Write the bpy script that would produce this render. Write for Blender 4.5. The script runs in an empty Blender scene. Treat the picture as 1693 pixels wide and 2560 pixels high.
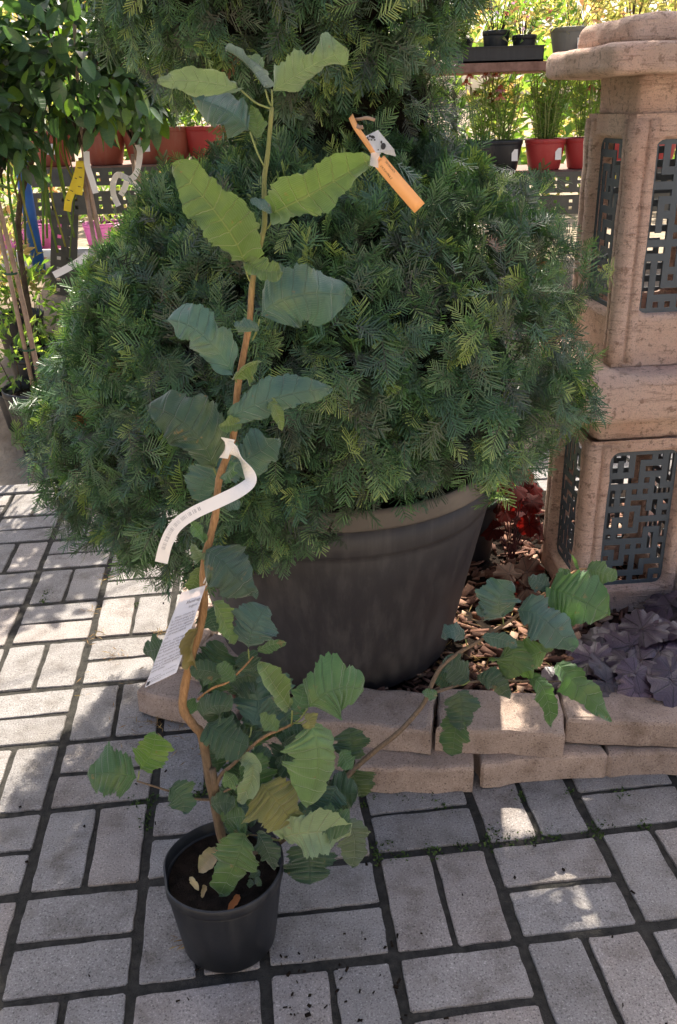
import bpy, bmesh, math, random
import numpy as np
from mathutils import Vector, Matrix, Euler

R = math.radians
random.seed(7)
rng = np.random.default_rng(7)
S = bpy.context.scene
COL = S.collection

# ------------------------------------------------------------------ camera
CAM_H, PITCH, ROLL, FPX = 1.281, R(24.6), R(1.71), 2200.0
TW, TH = 1693.0, 2560.0
cam = bpy.data.cameras.new('camera')
cam.sensor_fit = 'VERTICAL'; cam.sensor_height = 24.0
cam.lens = FPX * 24.0 / TH
cam.clip_start = 0.02; cam.clip_end = 500
camo = bpy.data.objects.new('camera', cam); COL.objects.link(camo)
camo.matrix_world = Matrix.Translation((0, 0, CAM_H)) @ (Matrix.Rotation(R(90) - PITCH, 4, 'X') @ Matrix.Rotation(-ROLL, 4, 'Z'))
S.camera = camo

# ------------------------------------------------------------------ sky, sun, exposure
SUN_EL, SUN_AZ = R(54), R(6.5)          # azimuth measured from +Y towards +X
w = bpy.data.worlds.new('World'); S.world = w; w.use_nodes = True
nt = w.node_tree; bg = nt.nodes['Background']
sky = nt.nodes.new('ShaderNodeTexSky'); sky.sky_type = 'NISHITA'; sky.sun_disc = False
sky.sun_elevation = SUN_EL; sky.sun_rotation = SUN_AZ
sky.air_density = 0.8; sky.dust_density = 5.0; sky.ozone_density = 0.3
nt.links.new(sky.outputs[0], bg.inputs[0]); bg.inputs[1].default_value = 0.125
sl = bpy.data.lights.new('sun', 'SUN'); sl.energy = 5.0; sl.angle = R(0.55); sl.color = (1.0, 0.91, 0.77)
so = bpy.data.objects.new('sun', sl); COL.objects.link(so)
sd = Vector((math.sin(SUN_AZ) * math.cos(SUN_EL), math.cos(SUN_AZ) * math.cos(SUN_EL), math.sin(SUN_EL)))
so.rotation_euler = sd.to_track_quat('Z', 'Y').to_euler(); so.location = (0, 3, 6)
S.view_settings.view_transform = 'Standard'; S.view_settings.look = 'None'
S.view_settings.exposure = 1.42; S.view_settings.gamma = 1.0
S.render.engine = 'CYCLES'
S.cycles.max_bounces = 8; S.cycles.transparent_max_bounces = 8

# ------------------------------------------------------------------ picture point -> world point
def ray(x, y):
    a, b = x - TW / 2, TH / 2 - y
    cr, sr = math.cos(ROLL), math.sin(ROLL)
    px, py = (cr * a + sr * b) / FPX, (-sr * a + cr * b) / FPX
    cp, sp = math.cos(PITCH), math.sin(PITCH)
    return Vector((px, cp + py * sp, -sp + py * cp))
def atY(x, y, Y):
    v = ray(x, y); t = Y / v.y
    return Vector((v.x * t, Y, CAM_H + v.z * t))
def atZ(x, y, z):
    v = ray(x, y); t = (z - CAM_H) / v.z
    return Vector((v.x * t, v.y * t, z))
def pxm(p, n):                      # n picture pixels at world point p, in metres
    d = p.y * math.cos(PITCH) - (p.z - CAM_H) * math.sin(PITCH)
    return n * d / FPX
C6 = lambda x, y: (200 + x / 1.96, 1450 + y / 1.96)
C7 = lambda x, y: (350 + x / 2.0907, 80 + y / 2.0907)
C8 = lambda x, y: (330 + x / 2.751, 800 + y / 2.751)
CR = lambda x, y: (1000 + x / 2.2626, 1350 + y / 2.2626)
DI = lambda x, y: (x * 1693 / 1568, y * 1693 / 1568)

# ------------------------------------------------------------------ materials
class N:
    def __init__(s, name):
        s.m = bpy.data.materials.new(name); s.m.use_nodes = True
        s.t = s.m.node_tree; s.b = s.t.nodes['Principled BSDF']; s.out = s.t.nodes['Material Output']
    def n(s, typ, **kw):
        x = s.t.nodes.new(typ)
        for k, v in kw.items():
            if k.startswith('i_'):
                x.inputs[int(k[2:])].default_value = v
            else: setattr(x, k, v)
        return x
    def l(s, a, b): s.t.links.new(a, b)
    def pos(s):
        return s.n('ShaderNodeNewGeometry').outputs['Position']
    def objc(s):
        return s.n('ShaderNodeTexCoord').outputs['Object']
    def noise(s, vec, scale, detail=4, rough=.6):
        x = s.n('ShaderNodeTexNoise'); x.inputs['Scale'].default_value = scale
        x.inputs['Detail'].default_value = detail; x.inputs['Roughness'].default_value = rough
        s.l(vec, x.inputs['Vector']); return x.outputs['Fac']
    def ramp(s, fac, stops):
        x = s.n('ShaderNodeValToRGB'); e = x.color_ramp.elements
        while len(e) < len(stops): e.new(.5)
        for el, (p, c) in zip(e, stops):
            el.position = p; el.color = (*c, 1) if len(c) == 3 else c
        s.l(fac, x.inputs[0]); return x.outputs[0]
    def mix(s, fac, a, b, mode='MIX'):
        x = s.n('ShaderNodeMix', data_type='RGBA', blend_type=mode)
        for inp, v in ((x.inputs[0], fac), (x.inputs[6], a), (x.inputs[7], b)):
            if hasattr(v, 'is_output'): s.l(v, inp)
            else: inp.default_value = v if not isinstance(v, tuple) else (*v, 1)
        return x.outputs[2]
    def math(s, op, a, b=None, c=None):
        x = s.n('ShaderNodeMath', operation=op)
        for i, v in enumerate((a, b, c)):
            if v is None: continue
            if hasattr(v, 'is_output'): s.l(v, x.inputs[i])
            else: x.inputs[i].default_value = v
        return x.outputs[0]
    def sstep(s, v, lo, hi):
        x = s.n('ShaderNodeMapRange', interpolation_type='SMOOTHSTEP')
        s.l(v, x.inputs[0]); x.inputs[1].default_value = lo; x.inputs[2].default_value = hi
        return x.outputs[0]
    def bump(s, h, strength, dist):
        x = s.n('ShaderNodeBump'); x.inputs['Strength'].default_value = strength
        x.inputs['Distance'].default_value = dist; s.l(h, x.inputs['Height'])
        s.l(x.outputs[0], s.b.inputs['Normal']); return x.outputs[0]
    def fin(s, col=None, rough=.6, spec=.4):
        if col is not None:
            if hasattr(col, 'is_output'): s.l(col, s.b.inputs['Base Color'])
            else: s.b.inputs['Base Color'].default_value = (*col, 1)
        if hasattr(rough, 'is_output'): s.l(rough, s.b.inputs['Roughness'])
        else: s.b.inputs['Roughness'].default_value = rough
        s.b.inputs['Specular IOR Level'].default_value = spec
        return s.m
    def translucent(s, col, fac, normal=None):
        tr = s.n('ShaderNodeBsdfTranslucent'); mx = s.n('ShaderNodeMixShader')
        if hasattr(col, 'is_output'): s.l(col, tr.inputs[0])
        else: tr.inputs[0].default_value = (*col, 1)
        if normal is not None: s.l(normal, tr.inputs['Normal'])
        mx.inputs[0].default_value = fac
        s.l(s.b.outputs[0], mx.inputs[1]); s.l(tr.outputs[0], mx.inputs[2]); s.l(mx.outputs[0], s.out.inputs[0])

def simple(name, c, rough=.6, c2=None, scale=12, bump=0, bdist=.002, spec=.4, detail=5):
    k = N(name); p = k.pos(); f = k.noise(p, scale, detail)
    c2 = c2 or tuple(v * .7 for v in c)
    col = k.ramp(f, [(.32, c2), (.68, c)])
    if bump: k.bump(k.noise(p, scale * 6, 4), bump, bdist)
    return k.fin(col, rough, spec)

def m_concrete(name, base, dark, light, warm=None, rnd=.26):
    k = N(name); p = k.pos()
    f1 = k.noise(p, 300, 3, .75); f2 = k.noise(p, 14, 5, .6); f3 = k.noise(p, 1000, 2)
    col = k.ramp(f1, [(.33, dark), (.45, base), (.58, base), (.72, light)])
    oi = k.n('ShaderNodeObjectInfo')
    v = k.math('MULTIPLY_ADD', oi.outputs['Random'], rnd, 1 - rnd * .5)
    hs = k.n('ShaderNodeHueSaturation'); k.l(v, hs.inputs['Value']); k.l(col, hs.inputs['Color'])
    st = k.ramp(f2, [(.30, (.62, .59, .56)), (.48, (.93, .92, .91)), (.65, (1.06, 1.05, 1.04))])
    col = k.mix(1.0, hs.outputs[0], st, 'MULTIPLY')
    col = k.mix(k.math('MULTIPLY', k.sstep(k.noise(p, 4.5, 4, .65), .50, .66), .35), col, k.mix(1, col, (.66, .60, .52), 'MULTIPLY'))
    vo = k.n('ShaderNodeTexVoronoi'); vo.inputs['Scale'].default_value = 260; k.l(p, vo.inputs['Vector'])
    dots = k.sstep(vo.outputs['Distance'], .16, .08)
    sel = k.sstep(k.noise(p, 130, 2), .60, .66)
    col = k.mix(k.math('MULTIPLY', dots, sel), col, tuple(min(1, c * 1.9) for c in base))
    if warm is not None:
        oi2 = k.sstep(oi.outputs['Random'], .6, .95)
        col = k.mix(k.math('MULTIPLY', oi2, .6), col, warm, 'MULTIPLY')
    h = k.math('ADD', f1, k.math('MULTIPLY', f2, .8))
    k.bump(h, .85, .005)
    return k.fin(col, .88, .25)

MAT = {}
MAT['paver'] = m_concrete('paver_concrete', (.282, .270, .266), (.075, .072, .070), (.60, .58, .57), (.95, .86, .80))
MAT['brick'] = m_concrete('brick_concrete', (.43, .335, .285), (.13, .095, .08), (.64, .53, .46), (.80, .78, .74), .34)
MAT['joint'] = simple('joint_sand', (.062, .058, .052), .95, (.026, .026, .024), 60, .9, .006, .1)
MAT['soil'] = simple('dark_soil', (.035, .024, .018), .95, (.012, .009, .007), 55, 1.0, .012, .1)
MAT['sand'] = simple('sandy_ground', (.34, .28, .21), .95, (.2, .155, .11), 9, .8, .01, .1)
MAT['chip'] = None
k = N('bark_chip'); rn = k.n('ShaderNodeAttribute', attribute_name='tint').outputs['Fac']
c = k.ramp(rn, [(0, (.045, .022, .016)), (.5, (.17, .085, .06)), (.85, (.30, .17, .12)), (1, (.42, .30, .22))])
c = k.mix(k.noise(k.pos(), 180, 3), c, (.5, .45, .42), 'MULTIPLY'); k.bump(k.noise(k.pos(), 300, 3), .5, .002)
MAT['chip'] = k.fin(c, .85, .2)

def m_stone():
    k = N('weathered_stone'); p = k.pos()
    f1 = k.noise(p, 5, 6, .65); f2 = k.noise(p, 60, 5, .7); f3 = k.noise(p, 330, 3, .7)
    sx = k.n('ShaderNodeMapping'); sx.inputs['Scale'].default_value = (1, 1, 7); k.l(p, sx.inputs[0])
    f4 = k.noise(sx.outputs[0], 16, 6, .75)
    col = k.ramp(f1, [(.30, (.74, .48, .38)), (.5, (.87, .63, .52)), (.7, (.90, .70, .60))])
    spots = k.sstep(f2, .55, .64)
    col = k.mix(k.math('MULTIPLY', spots, .6), col, (.28, .15, .10))
    str_ = k.sstep(f4, .53, .62)
    col = k.mix(k.math('MULTIPLY', str_, .5), col, (.40, .22, .16))
    col = k.mix(k.math('MULTIPLY', k.sstep(f3, .52, .66), .42), col, (.26, .15, .10))
    grime = k.math('MULTIPLY', k.sstep(k.noise(p, 3.2, 3), .55, .70), .25)
    col = k.mix(grime, col, (.24, .185, .13))
    k.bump(k.math('ADD', k.math('ADD', k.math('MULTIPLY', f4, 1.6), k.math('MULTIPLY', f2, .9)), k.math('MULTIPLY', f3, .8)), 1.0, .010)
    return k.fin(col, .9, .2)
MAT['stone'] = m_stone()
MAT['lattice'] = simple('blue_grey_metal', (.055, .074, .094), .5, (.045, .06, .078), 30, .15, .0005, .4)

def m_plastic(name, c, dusty=(.16, .13, .11), dust=.5, rough=.5, vert=7):
    k = N(name); p = k.pos()
    mp = k.n('ShaderNodeMapping'); mp.inputs['Scale'].default_value = (vert * 4, vert * 4, 1.2); k.l(p, mp.inputs[0])
    f = k.noise(mp.outputs[0], 1.6, 6, .65); f2 = k.noise(p, 9, 5, .65); f3 = k.noise(p, 120, 4, .7)
    a = k.math('MULTIPLY', k.sstep(k.math('ADD', f, k.math('MULTIPLY', f2, .6)), .70, 1.05), dust)
    col = k.mix(a, c, dusty)
    col = k.mix(k.math('MULTIPLY', k.sstep(f3, .62, .75), dust * .35), col, dusty)
    k.bump(k.math('ADD', f3, k.math('MULTIPLY', f2, 2)), .12, .002)
    return k.fin(col, k.math('MULTIPLY_ADD', a, .3, rough), .4)
MAT['blackpot'] = m_plastic('black_plastic', (.011, .013, .0175), (.06, .06, .062), .35, .46)
MAT['bigpot'] = m_plastic('old_black_plastic', (.038, .035, .038), (.10, .092, .090), .5, .5)
MAT['biglip'] = m_plastic('dusty_pot_lip', (.12, .105, .092), (.22, .19, .165), .7, .75, 1.0)
MAT['greypot'] = m_plastic('grey_plastic', (.16, .16, .155), (.25, .23, .2), .4, .55)
MAT['terracotta'] = m_plastic('terracotta_plastic', (.30, .075, .045), (.35, .16, .12), .4, .5)
MAT['redpot'] = m_plastic('red_plastic', (.36, .035, .035), (.4, .1, .09), .3, .45)
MAT['pinkpot'] = m_plastic('pink_plastic', (.55, .12, .36), (.5, .25, .4), .3, .45)
MAT['whitepot'] = m_plastic('white_plastic', (.7, .69, .66), (.5, .46, .4), .4, .5)
MAT['steel'] = simple('olive_grey_steel', (.085, .085, .072), .55, (.055, .052, .045), 20, .2, .001, .5)
MAT['rust'] = simple('rusty_shelf_board', (.27, .16, .13), .8, (.16, .09, .07), 30, .5, .002, .2)
MAT['paper'] = simple('white_paper', (.80, .77, .74), .75, (.76, .73, .70), 25, .1, .0005, .3)
MAT['cardpaper'] = simple('laminated_paper', (.70, .67, .70), .35, (.66, .63, .66), 20, 0, .001, .5)
MAT['yellow'] = simple('yellow_tape', (.75, .58, .03), .5, (.66, .48, .02), 25)
MAT['orange'] = simple('orange_tag_plastic', (.95, .46, .17), .45, (.92, .43, .15), 12)
MAT['ink'] = simple('black_ink', (.02, .02, .025), .6, (.02, .02, .025), 10)
MAT['greyink'] = simple('faded_ink', (.42, .41, .41), .7, (.36, .35, .35), 10)
MAT['brownink'] = simple('faded_brown_print', (.045, .03, .04), .6, (.035, .025, .03), 10)
MAT['film'] = None
k = N('clear_film'); k.fin((.85, .86, .9), .25, .5); tb = k.n('ShaderNodeBsdfTransparent'); mx = k.n('ShaderNodeMixShader'); mx.inputs[0].default_value = .38
k.l(tb.outputs[0], mx.inputs[1]); k.l(k.b.outputs[0], mx.inputs[2]); k.l(mx.outputs[0], k.out.inputs[0]); MAT['film'] = k.m
MAT['bluepaint'] = simple('blue_paint', (.03, .14, .50), .45, (.025, .1, .38), 10)
MAT['bamboo'] = simple('pale_wood', (.42, .30, .22), .7, (.26, .17, .12), 25, .4, .002)
MAT['trunk'] = simple('brown_bark', (.11, .08, .055), .9, (.05, .036, .026), 30, .8, .004, .2)
MAT['darkcore'] = simple('yew_dark_core', (.030, .024, .016), .95, (.012, .012, .008), 45, 1, .02, .1)
k = N('hazel_bark'); p = k.pos()
mp = k.n('ShaderNodeMapping'); mp.inputs['Scale'].default_value = (5, 5, 1); k.l(p, mp.inputs[0])
f = k.noise(mp.outputs[0], 60, 4, .7); hz = k.n('ShaderNodeSeparateXYZ'); k.l(p, hz.inputs[0])
brown = k.ramp(f, [(.3, (.20, .105, .045)), (.7, (.42, .24, .11))])
green = k.ramp(f, [(.3, (.17, .19, .06)), (.7, (.28, .27, .10))])
dark = k.ramp(f, [(.3, (.085, .06, .04)), (.7, (.20, .14, .09))])
c = k.mix(k.sstep(hz.outputs[2], 1.0, 1.16), brown, green); c = k.mix(k.sstep(hz.outputs[2], .47, .36), c, dark)
k.bump(f, .5, .002); MAT['hazelbark'] = k.fin(c, .75, .3)

def m_leaf(name, trans=.32, veins=8.0, rough=.5, veinmix=.55, back=(1.55, 1.45, 1.15), bump=.5, spec=.45, sheen=0, blot=0):
    """two-sided leaf: object colour is the upper side, the underside is paler with strong veins"""
    k = N(name)
    uv = k.n('ShaderNodeUVMap'); sp = k.n('ShaderNodeSeparateXYZ'); k.l(uv.outputs[0], sp.inputs[0])
    U, V = sp.outputs[0], sp.outputs[1]
    av = k.math('ABSOLUTE', k.math('MULTIPLY_ADD', V, 2, -1))
    warp = k.math('MULTIPLY_ADD', k.noise(uv.outputs[0], 3, 3), .06, U); fr = k.math('FRACT', k.math('MULTIPLY', warp, veins)); d = k.math('MINIMUM', fr, k.math('SUBTRACT', 1, fr))
    d = k.math('ADD', d, k.math('MULTIPLY', av, .035)); lat = k.sstep(d, .075, .02); mid = k.sstep(k.math('ADD', av, k.math('MULTIPLY', U, .02)), .05, .02)
    fr2 = k.math('FRACT', k.math('ADD', k.math('MULTIPLY', av, 13), k.noise(uv.outputs[0], 9, 2)))
    ter = k.math('MULTIPLY', k.sstep(k.math('MINIMUM', fr2, k.math('SUBTRACT', 1, fr2)), .14, .04), .14)
    vein = k.math('MAXIMUM', k.math('MAXIMUM', lat, mid), ter)
    oi = k.n('ShaderNodeObjectInfo'); oc = oi.outputs['Color']
    nz = k.noise(k.objc(), 28, 4)
    var = k.ramp(nz, [(.3, (.78, .80, .80)), (.7, (1.15, 1.12, 1.05))])
    col = k.mix(1, oc, var, 'MULTIPLY')
    if blot: col = k.mix(k.math('MULTIPLY', k.sstep(k.noise(k.objc(), 55, 3), .66, .72), blot), col, (.22, .14, .06)); col = k.mix(k.math('MULTIPLY', k.sstep(k.noise(k.objc(), 14, 3), .56, .70), blot * .5), col, (.17, .19, .06))
    top = k.mix(k.math('MULTIPLY', vein, veinmix * .45), col, k.mix(1, col, (1.6, 1.45, 1.2), 'MULTIPLY'))
    und = k.mix(1, col, back, 'MULTIPLY'); und = k.mix(k.math('MULTIPLY', vein, veinmix * .8), und, (.30, .33, .12))
    geo = k.n('ShaderNodeNewGeometry')
    c = k.mix(geo.outputs['Backfacing'], top, und)
    hgt = k.math('SUBTRACT', k.math('MULTIPLY', nz, .35), k.math('MULTIPLY', vein, .9))
    nrm = k.bump(hgt, bump, .003)
    k.fin(c, rough, spec)
    if sheen: k.b.inputs['Sheen Weight'].default_value = sheen; k.b.inputs['Sheen Roughness'].default_value = .4
    tc = k.mix(1, c, (1.6, 1.9, .55), 'MULTIPLY')
    k.translucent(tc, trans)
    return k.m
MAT['hazel'] = m_leaf('hazel_leaf', .24, 8, .5, .6, (1.3, 1.25, 1.1), .8, .5, sheen=.45, blot=.6)
MAT['camellia'] = m_leaf('glossy_leaf', .36, 7, .30, .25, (1.3, 1.3, 1.0), .2, .5)
MAT['dryleaf'] = m_leaf('dry_leaf', .2, 7, .8, .4, (1.05, 1.0, .95), .6, .2)
MAT['strap'] = m_leaf('strap_leaf', .35, 1, .5, .2, (1.1, 1.1, 1), .2, .4)
MAT['smallleaf'] = None
def m_tint(name, stops, rough, trans, tmul, spec=.4):
    k = N(name); a = k.n('ShaderNodeAttribute', attribute_name='tint').outputs['Fac']
    c = k.ramp(a, stops)
    k.fin(c, rough, spec); k.translucent(k.mix(1, c, tmul, 'MULTIPLY'), trans); return k.m
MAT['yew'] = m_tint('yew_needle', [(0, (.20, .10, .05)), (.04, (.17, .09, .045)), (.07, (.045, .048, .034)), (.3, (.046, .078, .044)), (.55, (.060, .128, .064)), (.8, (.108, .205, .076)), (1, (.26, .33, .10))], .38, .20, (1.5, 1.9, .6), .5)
MAT['green'] = m_tint('bright_foliage', [(0, (.06, .11, .03)), (.5, (.12, .22, .06)), (.85, (.20, .30, .09)), (1, (.32, .38, .12))], .45, .45, (2.0, 2.0, .7))
MAT['meadow'] = m_tint('sunny_foliage', [(0, (.12, .22, .06)), (.5, (.18, .30, .09)), (1, (.34, .42, .18))], .5, .55, (1.9, 1.9, .8))
MAT['gold'] = m_tint('variegated_foliage', [(0, (.14, .17, .05)), (.4, (.32, .31, .12)), (.8, (.48, .42, .20)), (1, (.50, .26, .16))], .5, .5, (1.6, 1.6, .9))
MAT['moss'] = m_tint('joint_moss', [(0, (.02, .035, .012)), (.6, (.05, .085, .025)), (1, (.10, .15, .05))], .8, .2, (1.5, 1.6, .5), .2)
MAT['drift'] = m_tint('dry_needles', [(0, (.14, .08, .03)), (.5, (.28, .17, .07)), (1, (.36, .28, .12))], .8, .2, (1.2, 1.1, .8), .2)
MAT['flower'] = m_tint('flower_petals', [(0, (.55, .16, .10)), (.3, (.66, .30, .20)), (.6, (.62, .30, .50)), (.8, (.75, .62, .66)), (1, (.55, .45, .75))], .6, .3, (1.2, 1.1, 1.1))
def m_heu(name, trans, tmul, rough=.42, spec=.5):
    k = N(name); uv = k.n('ShaderNodeUVMap'); sp = k.n('ShaderNodeSeparateXYZ'); k.l(uv.outputs[0], sp.inputs[0])
    th, r = sp.outputs[0], sp.outputs[1]
    fr = k.math('FRACT', k.math('MULTIPLY', th, 9)); d = k.math('MULTIPLY', k.math('MINIMUM', fr, k.math('SUBTRACT', 1, fr)), r)
    v1 = k.sstep(d, .045, .012)
    fr2 = k.math('FRACT', k.math('ADD', k.math('MULTIPLY', r, 5), k.math('MULTIPLY', d, 5)))
    v2 = k.math('MULTIPLY', k.sstep(k.math('MINIMUM', fr2, k.math('SUBTRACT', 1, fr2)), .13, .03), .6)
    vein = k.math('MAXIMUM', v1, v2)
    oc = k.n('ShaderNodeObjectInfo').outputs['Color']; nz = k.noise(k.objc(), 35, 4)
    col = k.mix(1, oc, k.ramp(nz, [(.3, (.75, .75, .8)), (.7, (1.25, 1.2, 1.2))]), 'MULTIPLY')
    col = k.mix(k.math('MULTIPLY', vein, .85), col, k.mix(1, col, (.14, .09, .11), 'MULTIPLY'))
    k.bump(k.math('SUBTRACT', nz, k.math('MULTIPLY', vein, .8)), .35, .0015)
    k.fin(col, rough, spec); k.translucent(k.mix(1, col, tmul, 'MULTIPLY'), trans); return k.m
MAT['heu_purple'] = m_heu('purple_heuchera_leaf', .12, (2.5, .5, .6), .33)
MAT['heu_red'] = m_heu('red_heuchera_leaf', .42, (4.5, .6, .4), .8, .1)

# ------------------------------------------------------------------ mesh helpers
WP = {}
def raw_mesh(name, V, F, uv=None, tint=None, smooth=True):
    V = np.asarray(V, dtype=np.float32).reshape(-1, 3)
    me = bpy.data.meshes.new(name)
    if isinstance(F, np.ndarray):
        n, kf = F.shape
        me.vertices.add(len(V)); me.vertices.foreach_set('co', V.ravel())
        me.loops.add(n * kf); me.loops.foreach_set('vertex_index', F.astype(np.int32).ravel())
        me.polygons.add(n); me.polygons.foreach_set('loop_start', np.arange(0, n * kf, kf, dtype=np.int32))
        me.polygons.foreach_set('loop_total', np.full(n, kf, dtype=np.int32))
        me.update(calc_edges=True)
    else:
        me.from_pydata(V.tolist(), [], F)
    if uv is not None:
        u = me.uv_layers.new(name='UVMap'); li = np.zeros(len(me.loops), dtype=np.int32)
        me.loops.foreach_get('vertex_index', li)
        u.data.foreach_set('uv', np.asarray(uv, dtype=np.float32)[li].ravel())
    if tint is not None:
        a = me.attributes.new('tint', 'FLOAT', 'POINT'); a.data.foreach_set('value', np.asarray(tint, dtype=np.float32))
    if smooth: me.polygons.foreach_set('use_smooth', np.ones(len(me.polygons), dtype=bool))
    me.update(); return me
def link(name, me, mat, parent=None, color=None):
    o = bpy.data.objects.new(name, me); COL.objects.link(o)
    if mat is not None and me is not None and not me.materials: me.materials.append(MAT[mat] if isinstance(mat, str) else mat)
    if parent is not None: o.parent = parent
    if color is not None: o.color = (*color, 1)
    return o
def put(name, V, F, mat, parent=None, uv=None, tint=None, smooth=True, color=None, origin=None):
    """mesh given in world coordinates; its origin is the parent's (or the given one)"""
    og = WP[parent.name] if parent is not None else Vector(origin if origin is not None else (0, 0, 0))
    V = np.asarray(V, dtype=np.float64).reshape(-1, 3) - np.array(og)
    o = link(name, raw_mesh(name, V, F, uv, tint, smooth), mat, parent, color)
    if parent is None: o.location = og
    WP[o.name] = og
    return o
def tag(o, label=None, cat=None, group=None, kind=None):
    if label: o['label'] = label
    if cat: o['category'] = cat
    if group: o['group'] = group
    if kind: o['kind'] = kind
    return o
def thing(name, loc, label, cat, group=None):
    o = bpy.data.objects.new(name, None); COL.objects.link(o); o.location = loc
    o.empty_display_size = .05
    WP[o.name] = Vector(loc); return tag(o, label, cat, group)
class MB:
    def __init__(s): s.v = []; s.f = []; s.uv = []
    def add(s, V, F):
        b = len(s.v); s.v += [tuple(p) for p in V]; s.f += [tuple(i + b for i in f) for f in F]
    def box(s, c, d, M=None):
        P = [Vector((x * d[0] / 2, y * d[1] / 2, z * d[2] / 2)) for z in (-1, 1) for y in (-1, 1) for x in (-1, 1)]
        if M is not None: P = [M @ p for p in P]
        c = Vector(c)
        s.add([p + c for p in P], [(0, 2, 3, 1), (4, 5, 7, 6), (0, 1, 5, 4), (2, 6, 7, 3), (0, 4, 6, 2), (1, 3, 7, 5)])
    def put(s, name, mat, parent=None, **kw): return put(name, s.v, s.f, mat, parent, **kw)
def spline(pts, n):
    P = [Vector(p) for p in pts]; P = [P[0] * 2 - P[1]] + P + [P[-1] * 2 - P[-2]]
    out = []; m = len(P) - 3
    for i in range(m):
        for j in range(n):
            t = j / n; a, b, c, d = P[i:i + 4]
            out.append(.5 * (2 * b + (c - a) * t + (2 * a - 5 * b + 4 * c - d) * t * t + (3 * b - a - 3 * c + d) * t ** 3))
    out.append(P[-2]); return out
def tube(pts, rad, n=7, cap=True):
    pts = [Vector(p) for p in pts]; m = len(pts)
    if not hasattr(rad, '__len__'): rad = [rad] * m
    V = []; F = []; ref = Vector((.3, .9, .2))
    for i, p in enumerate(pts):
        t = (pts[min(i + 1, m - 1)] - pts[max(i - 1, 0)]).normalized()
        a = t.cross(ref).normalized(); b = t.cross(a)
        for j in range(n):
            q = 2 * math.pi * j / n; V.append(p + (a * math.cos(q) + b * math.sin(q)) * rad[i])
    for i in range(m - 1):
        for j in range(n): F.append((i * n + j, i * n + (j + 1) % n, (i + 1) * n + (j + 1) % n, (i + 1) * n + j))
    if cap: F.append(tuple(range(n))[::-1]); F.append(tuple((m - 1) * n + j for j in range(n)))
    return V, F
def lathe(prof, c, n=40, warp=None):
    c = Vector(c); V = []; F = []
    for i, (r, z) in enumerate(prof):
        for j in range(n):
            a = 2 * math.pi * j / n; rr = r
            dz = 0
            if warp: rr, dz = warp(r, z, a)
            V.append(c + Vector((rr * math.cos(a), rr * math.sin(a), z + dz)))
    for i in range(len(prof) - 1):
        for j in range(n): F.append((i * n + j, i * n + (j + 1) % n, (i + 1) * n + (j + 1) % n, (i + 1) * n + j))
    return V, F
def pot_parts(root, c, r0, r1, h, mat, lip=.018, lipw=.006, th=.003, seg=36, lipmat=None, soil='soil', soild=.03, warp=None):
    """wall with a real inside, a lip and soil"""
    pr = [(0.001, .002), (r0 * .93, 0), (r0, .006), (r1 - lipw * .8, h - lip - .004), (r1 - lipw * .8, h - lip)]
    wall = put('pot_wall', *lathe(pr + [(r1 - lipw - th, h - lip), (r0 - th, .01)], c, seg, warp), mat, root)
    V, F = lathe([(r1 - lipw, h - lip - .001), (r1, h - lip + .002), (r1 + .0005, h - .003), (r1 - .002, h), (r1 - th - .001, h - .001), (r1 - lipw - th, h - lip - .02)], c, seg, warp)
    put('pot_rim', V, F, lipmat or mat, wall)
    if soil:
        rs = r1 - lipw - th - .001 - (r1 - r0) * (soild / h)
        n = 28; V = []; F = []
        for i in range(9):
            for j in range(n):
                rr = rs * i / 8 if i else .0005; a = 2 * math.pi * j / n
                V.append(Vector(c) + Vector((rr * math.cos(a), rr * math.sin(a), h - soild + random.uniform(-1, 1) * .004 * (i < 8))))
        for i in range(8):
            for j in range(n): F.append((i * n + j, i * n + (j + 1) % n, (i + 1) * n + (j + 1) % n, (i + 1) * n + j))
        put('soil', V, F, soil, root)
    return wall

def ellip_noise(P, amp, sc, seed):
    r = np.random.default_rng(seed); out = np.zeros(len(P))
    for i in range(6):
        kx = r.normal(size=3) * sc; out += np.sin(P @ kx + r.uniform(0, 6.28))
    return out * amp / 3

# ================================================================== the setting
YAW, OX, OY, P = R(5.89), -.592, 1.168, .215
cy_, sy_ = math.cos(YAW), math.sin(YAW)
def grid(a, b): return Vector((cy_ * a * P - sy_ * b * P + OX, sy_ * a * P + cy_ * b * P + OY, 0))

def gz(y):                                   # the yard climbs behind the paving
    t = min(max((y - 3.28) / 1.3, 0), 1); return -.02 + .60 * t * t * (3 - 2 * t)
ys = list(np.linspace(-4, 3.2, 8)) + list(np.linspace(3.3, 4.7, 12)) + [5, 6, 8, 12, 20, 40, 90, 200]
xs = [-150, -60, -20, -8] + list(np.linspace(-5, 5, 18)) + [8, 20, 60, 150]
V = [(x, y, gz(y) - .02 + (random.uniform(-.012, .012) if y > 3.4 else 0)) for y in ys for x in xs]
nx = len(xs); F = [(j * nx + i, j * nx + i + 1, (j + 1) * nx + i + 1, (j + 1) * nx + i) for j in range(len(ys) - 1) for i in range(nx - 1)]
tag(put('ground', V, F, 'sand'), kind='structure')

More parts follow.
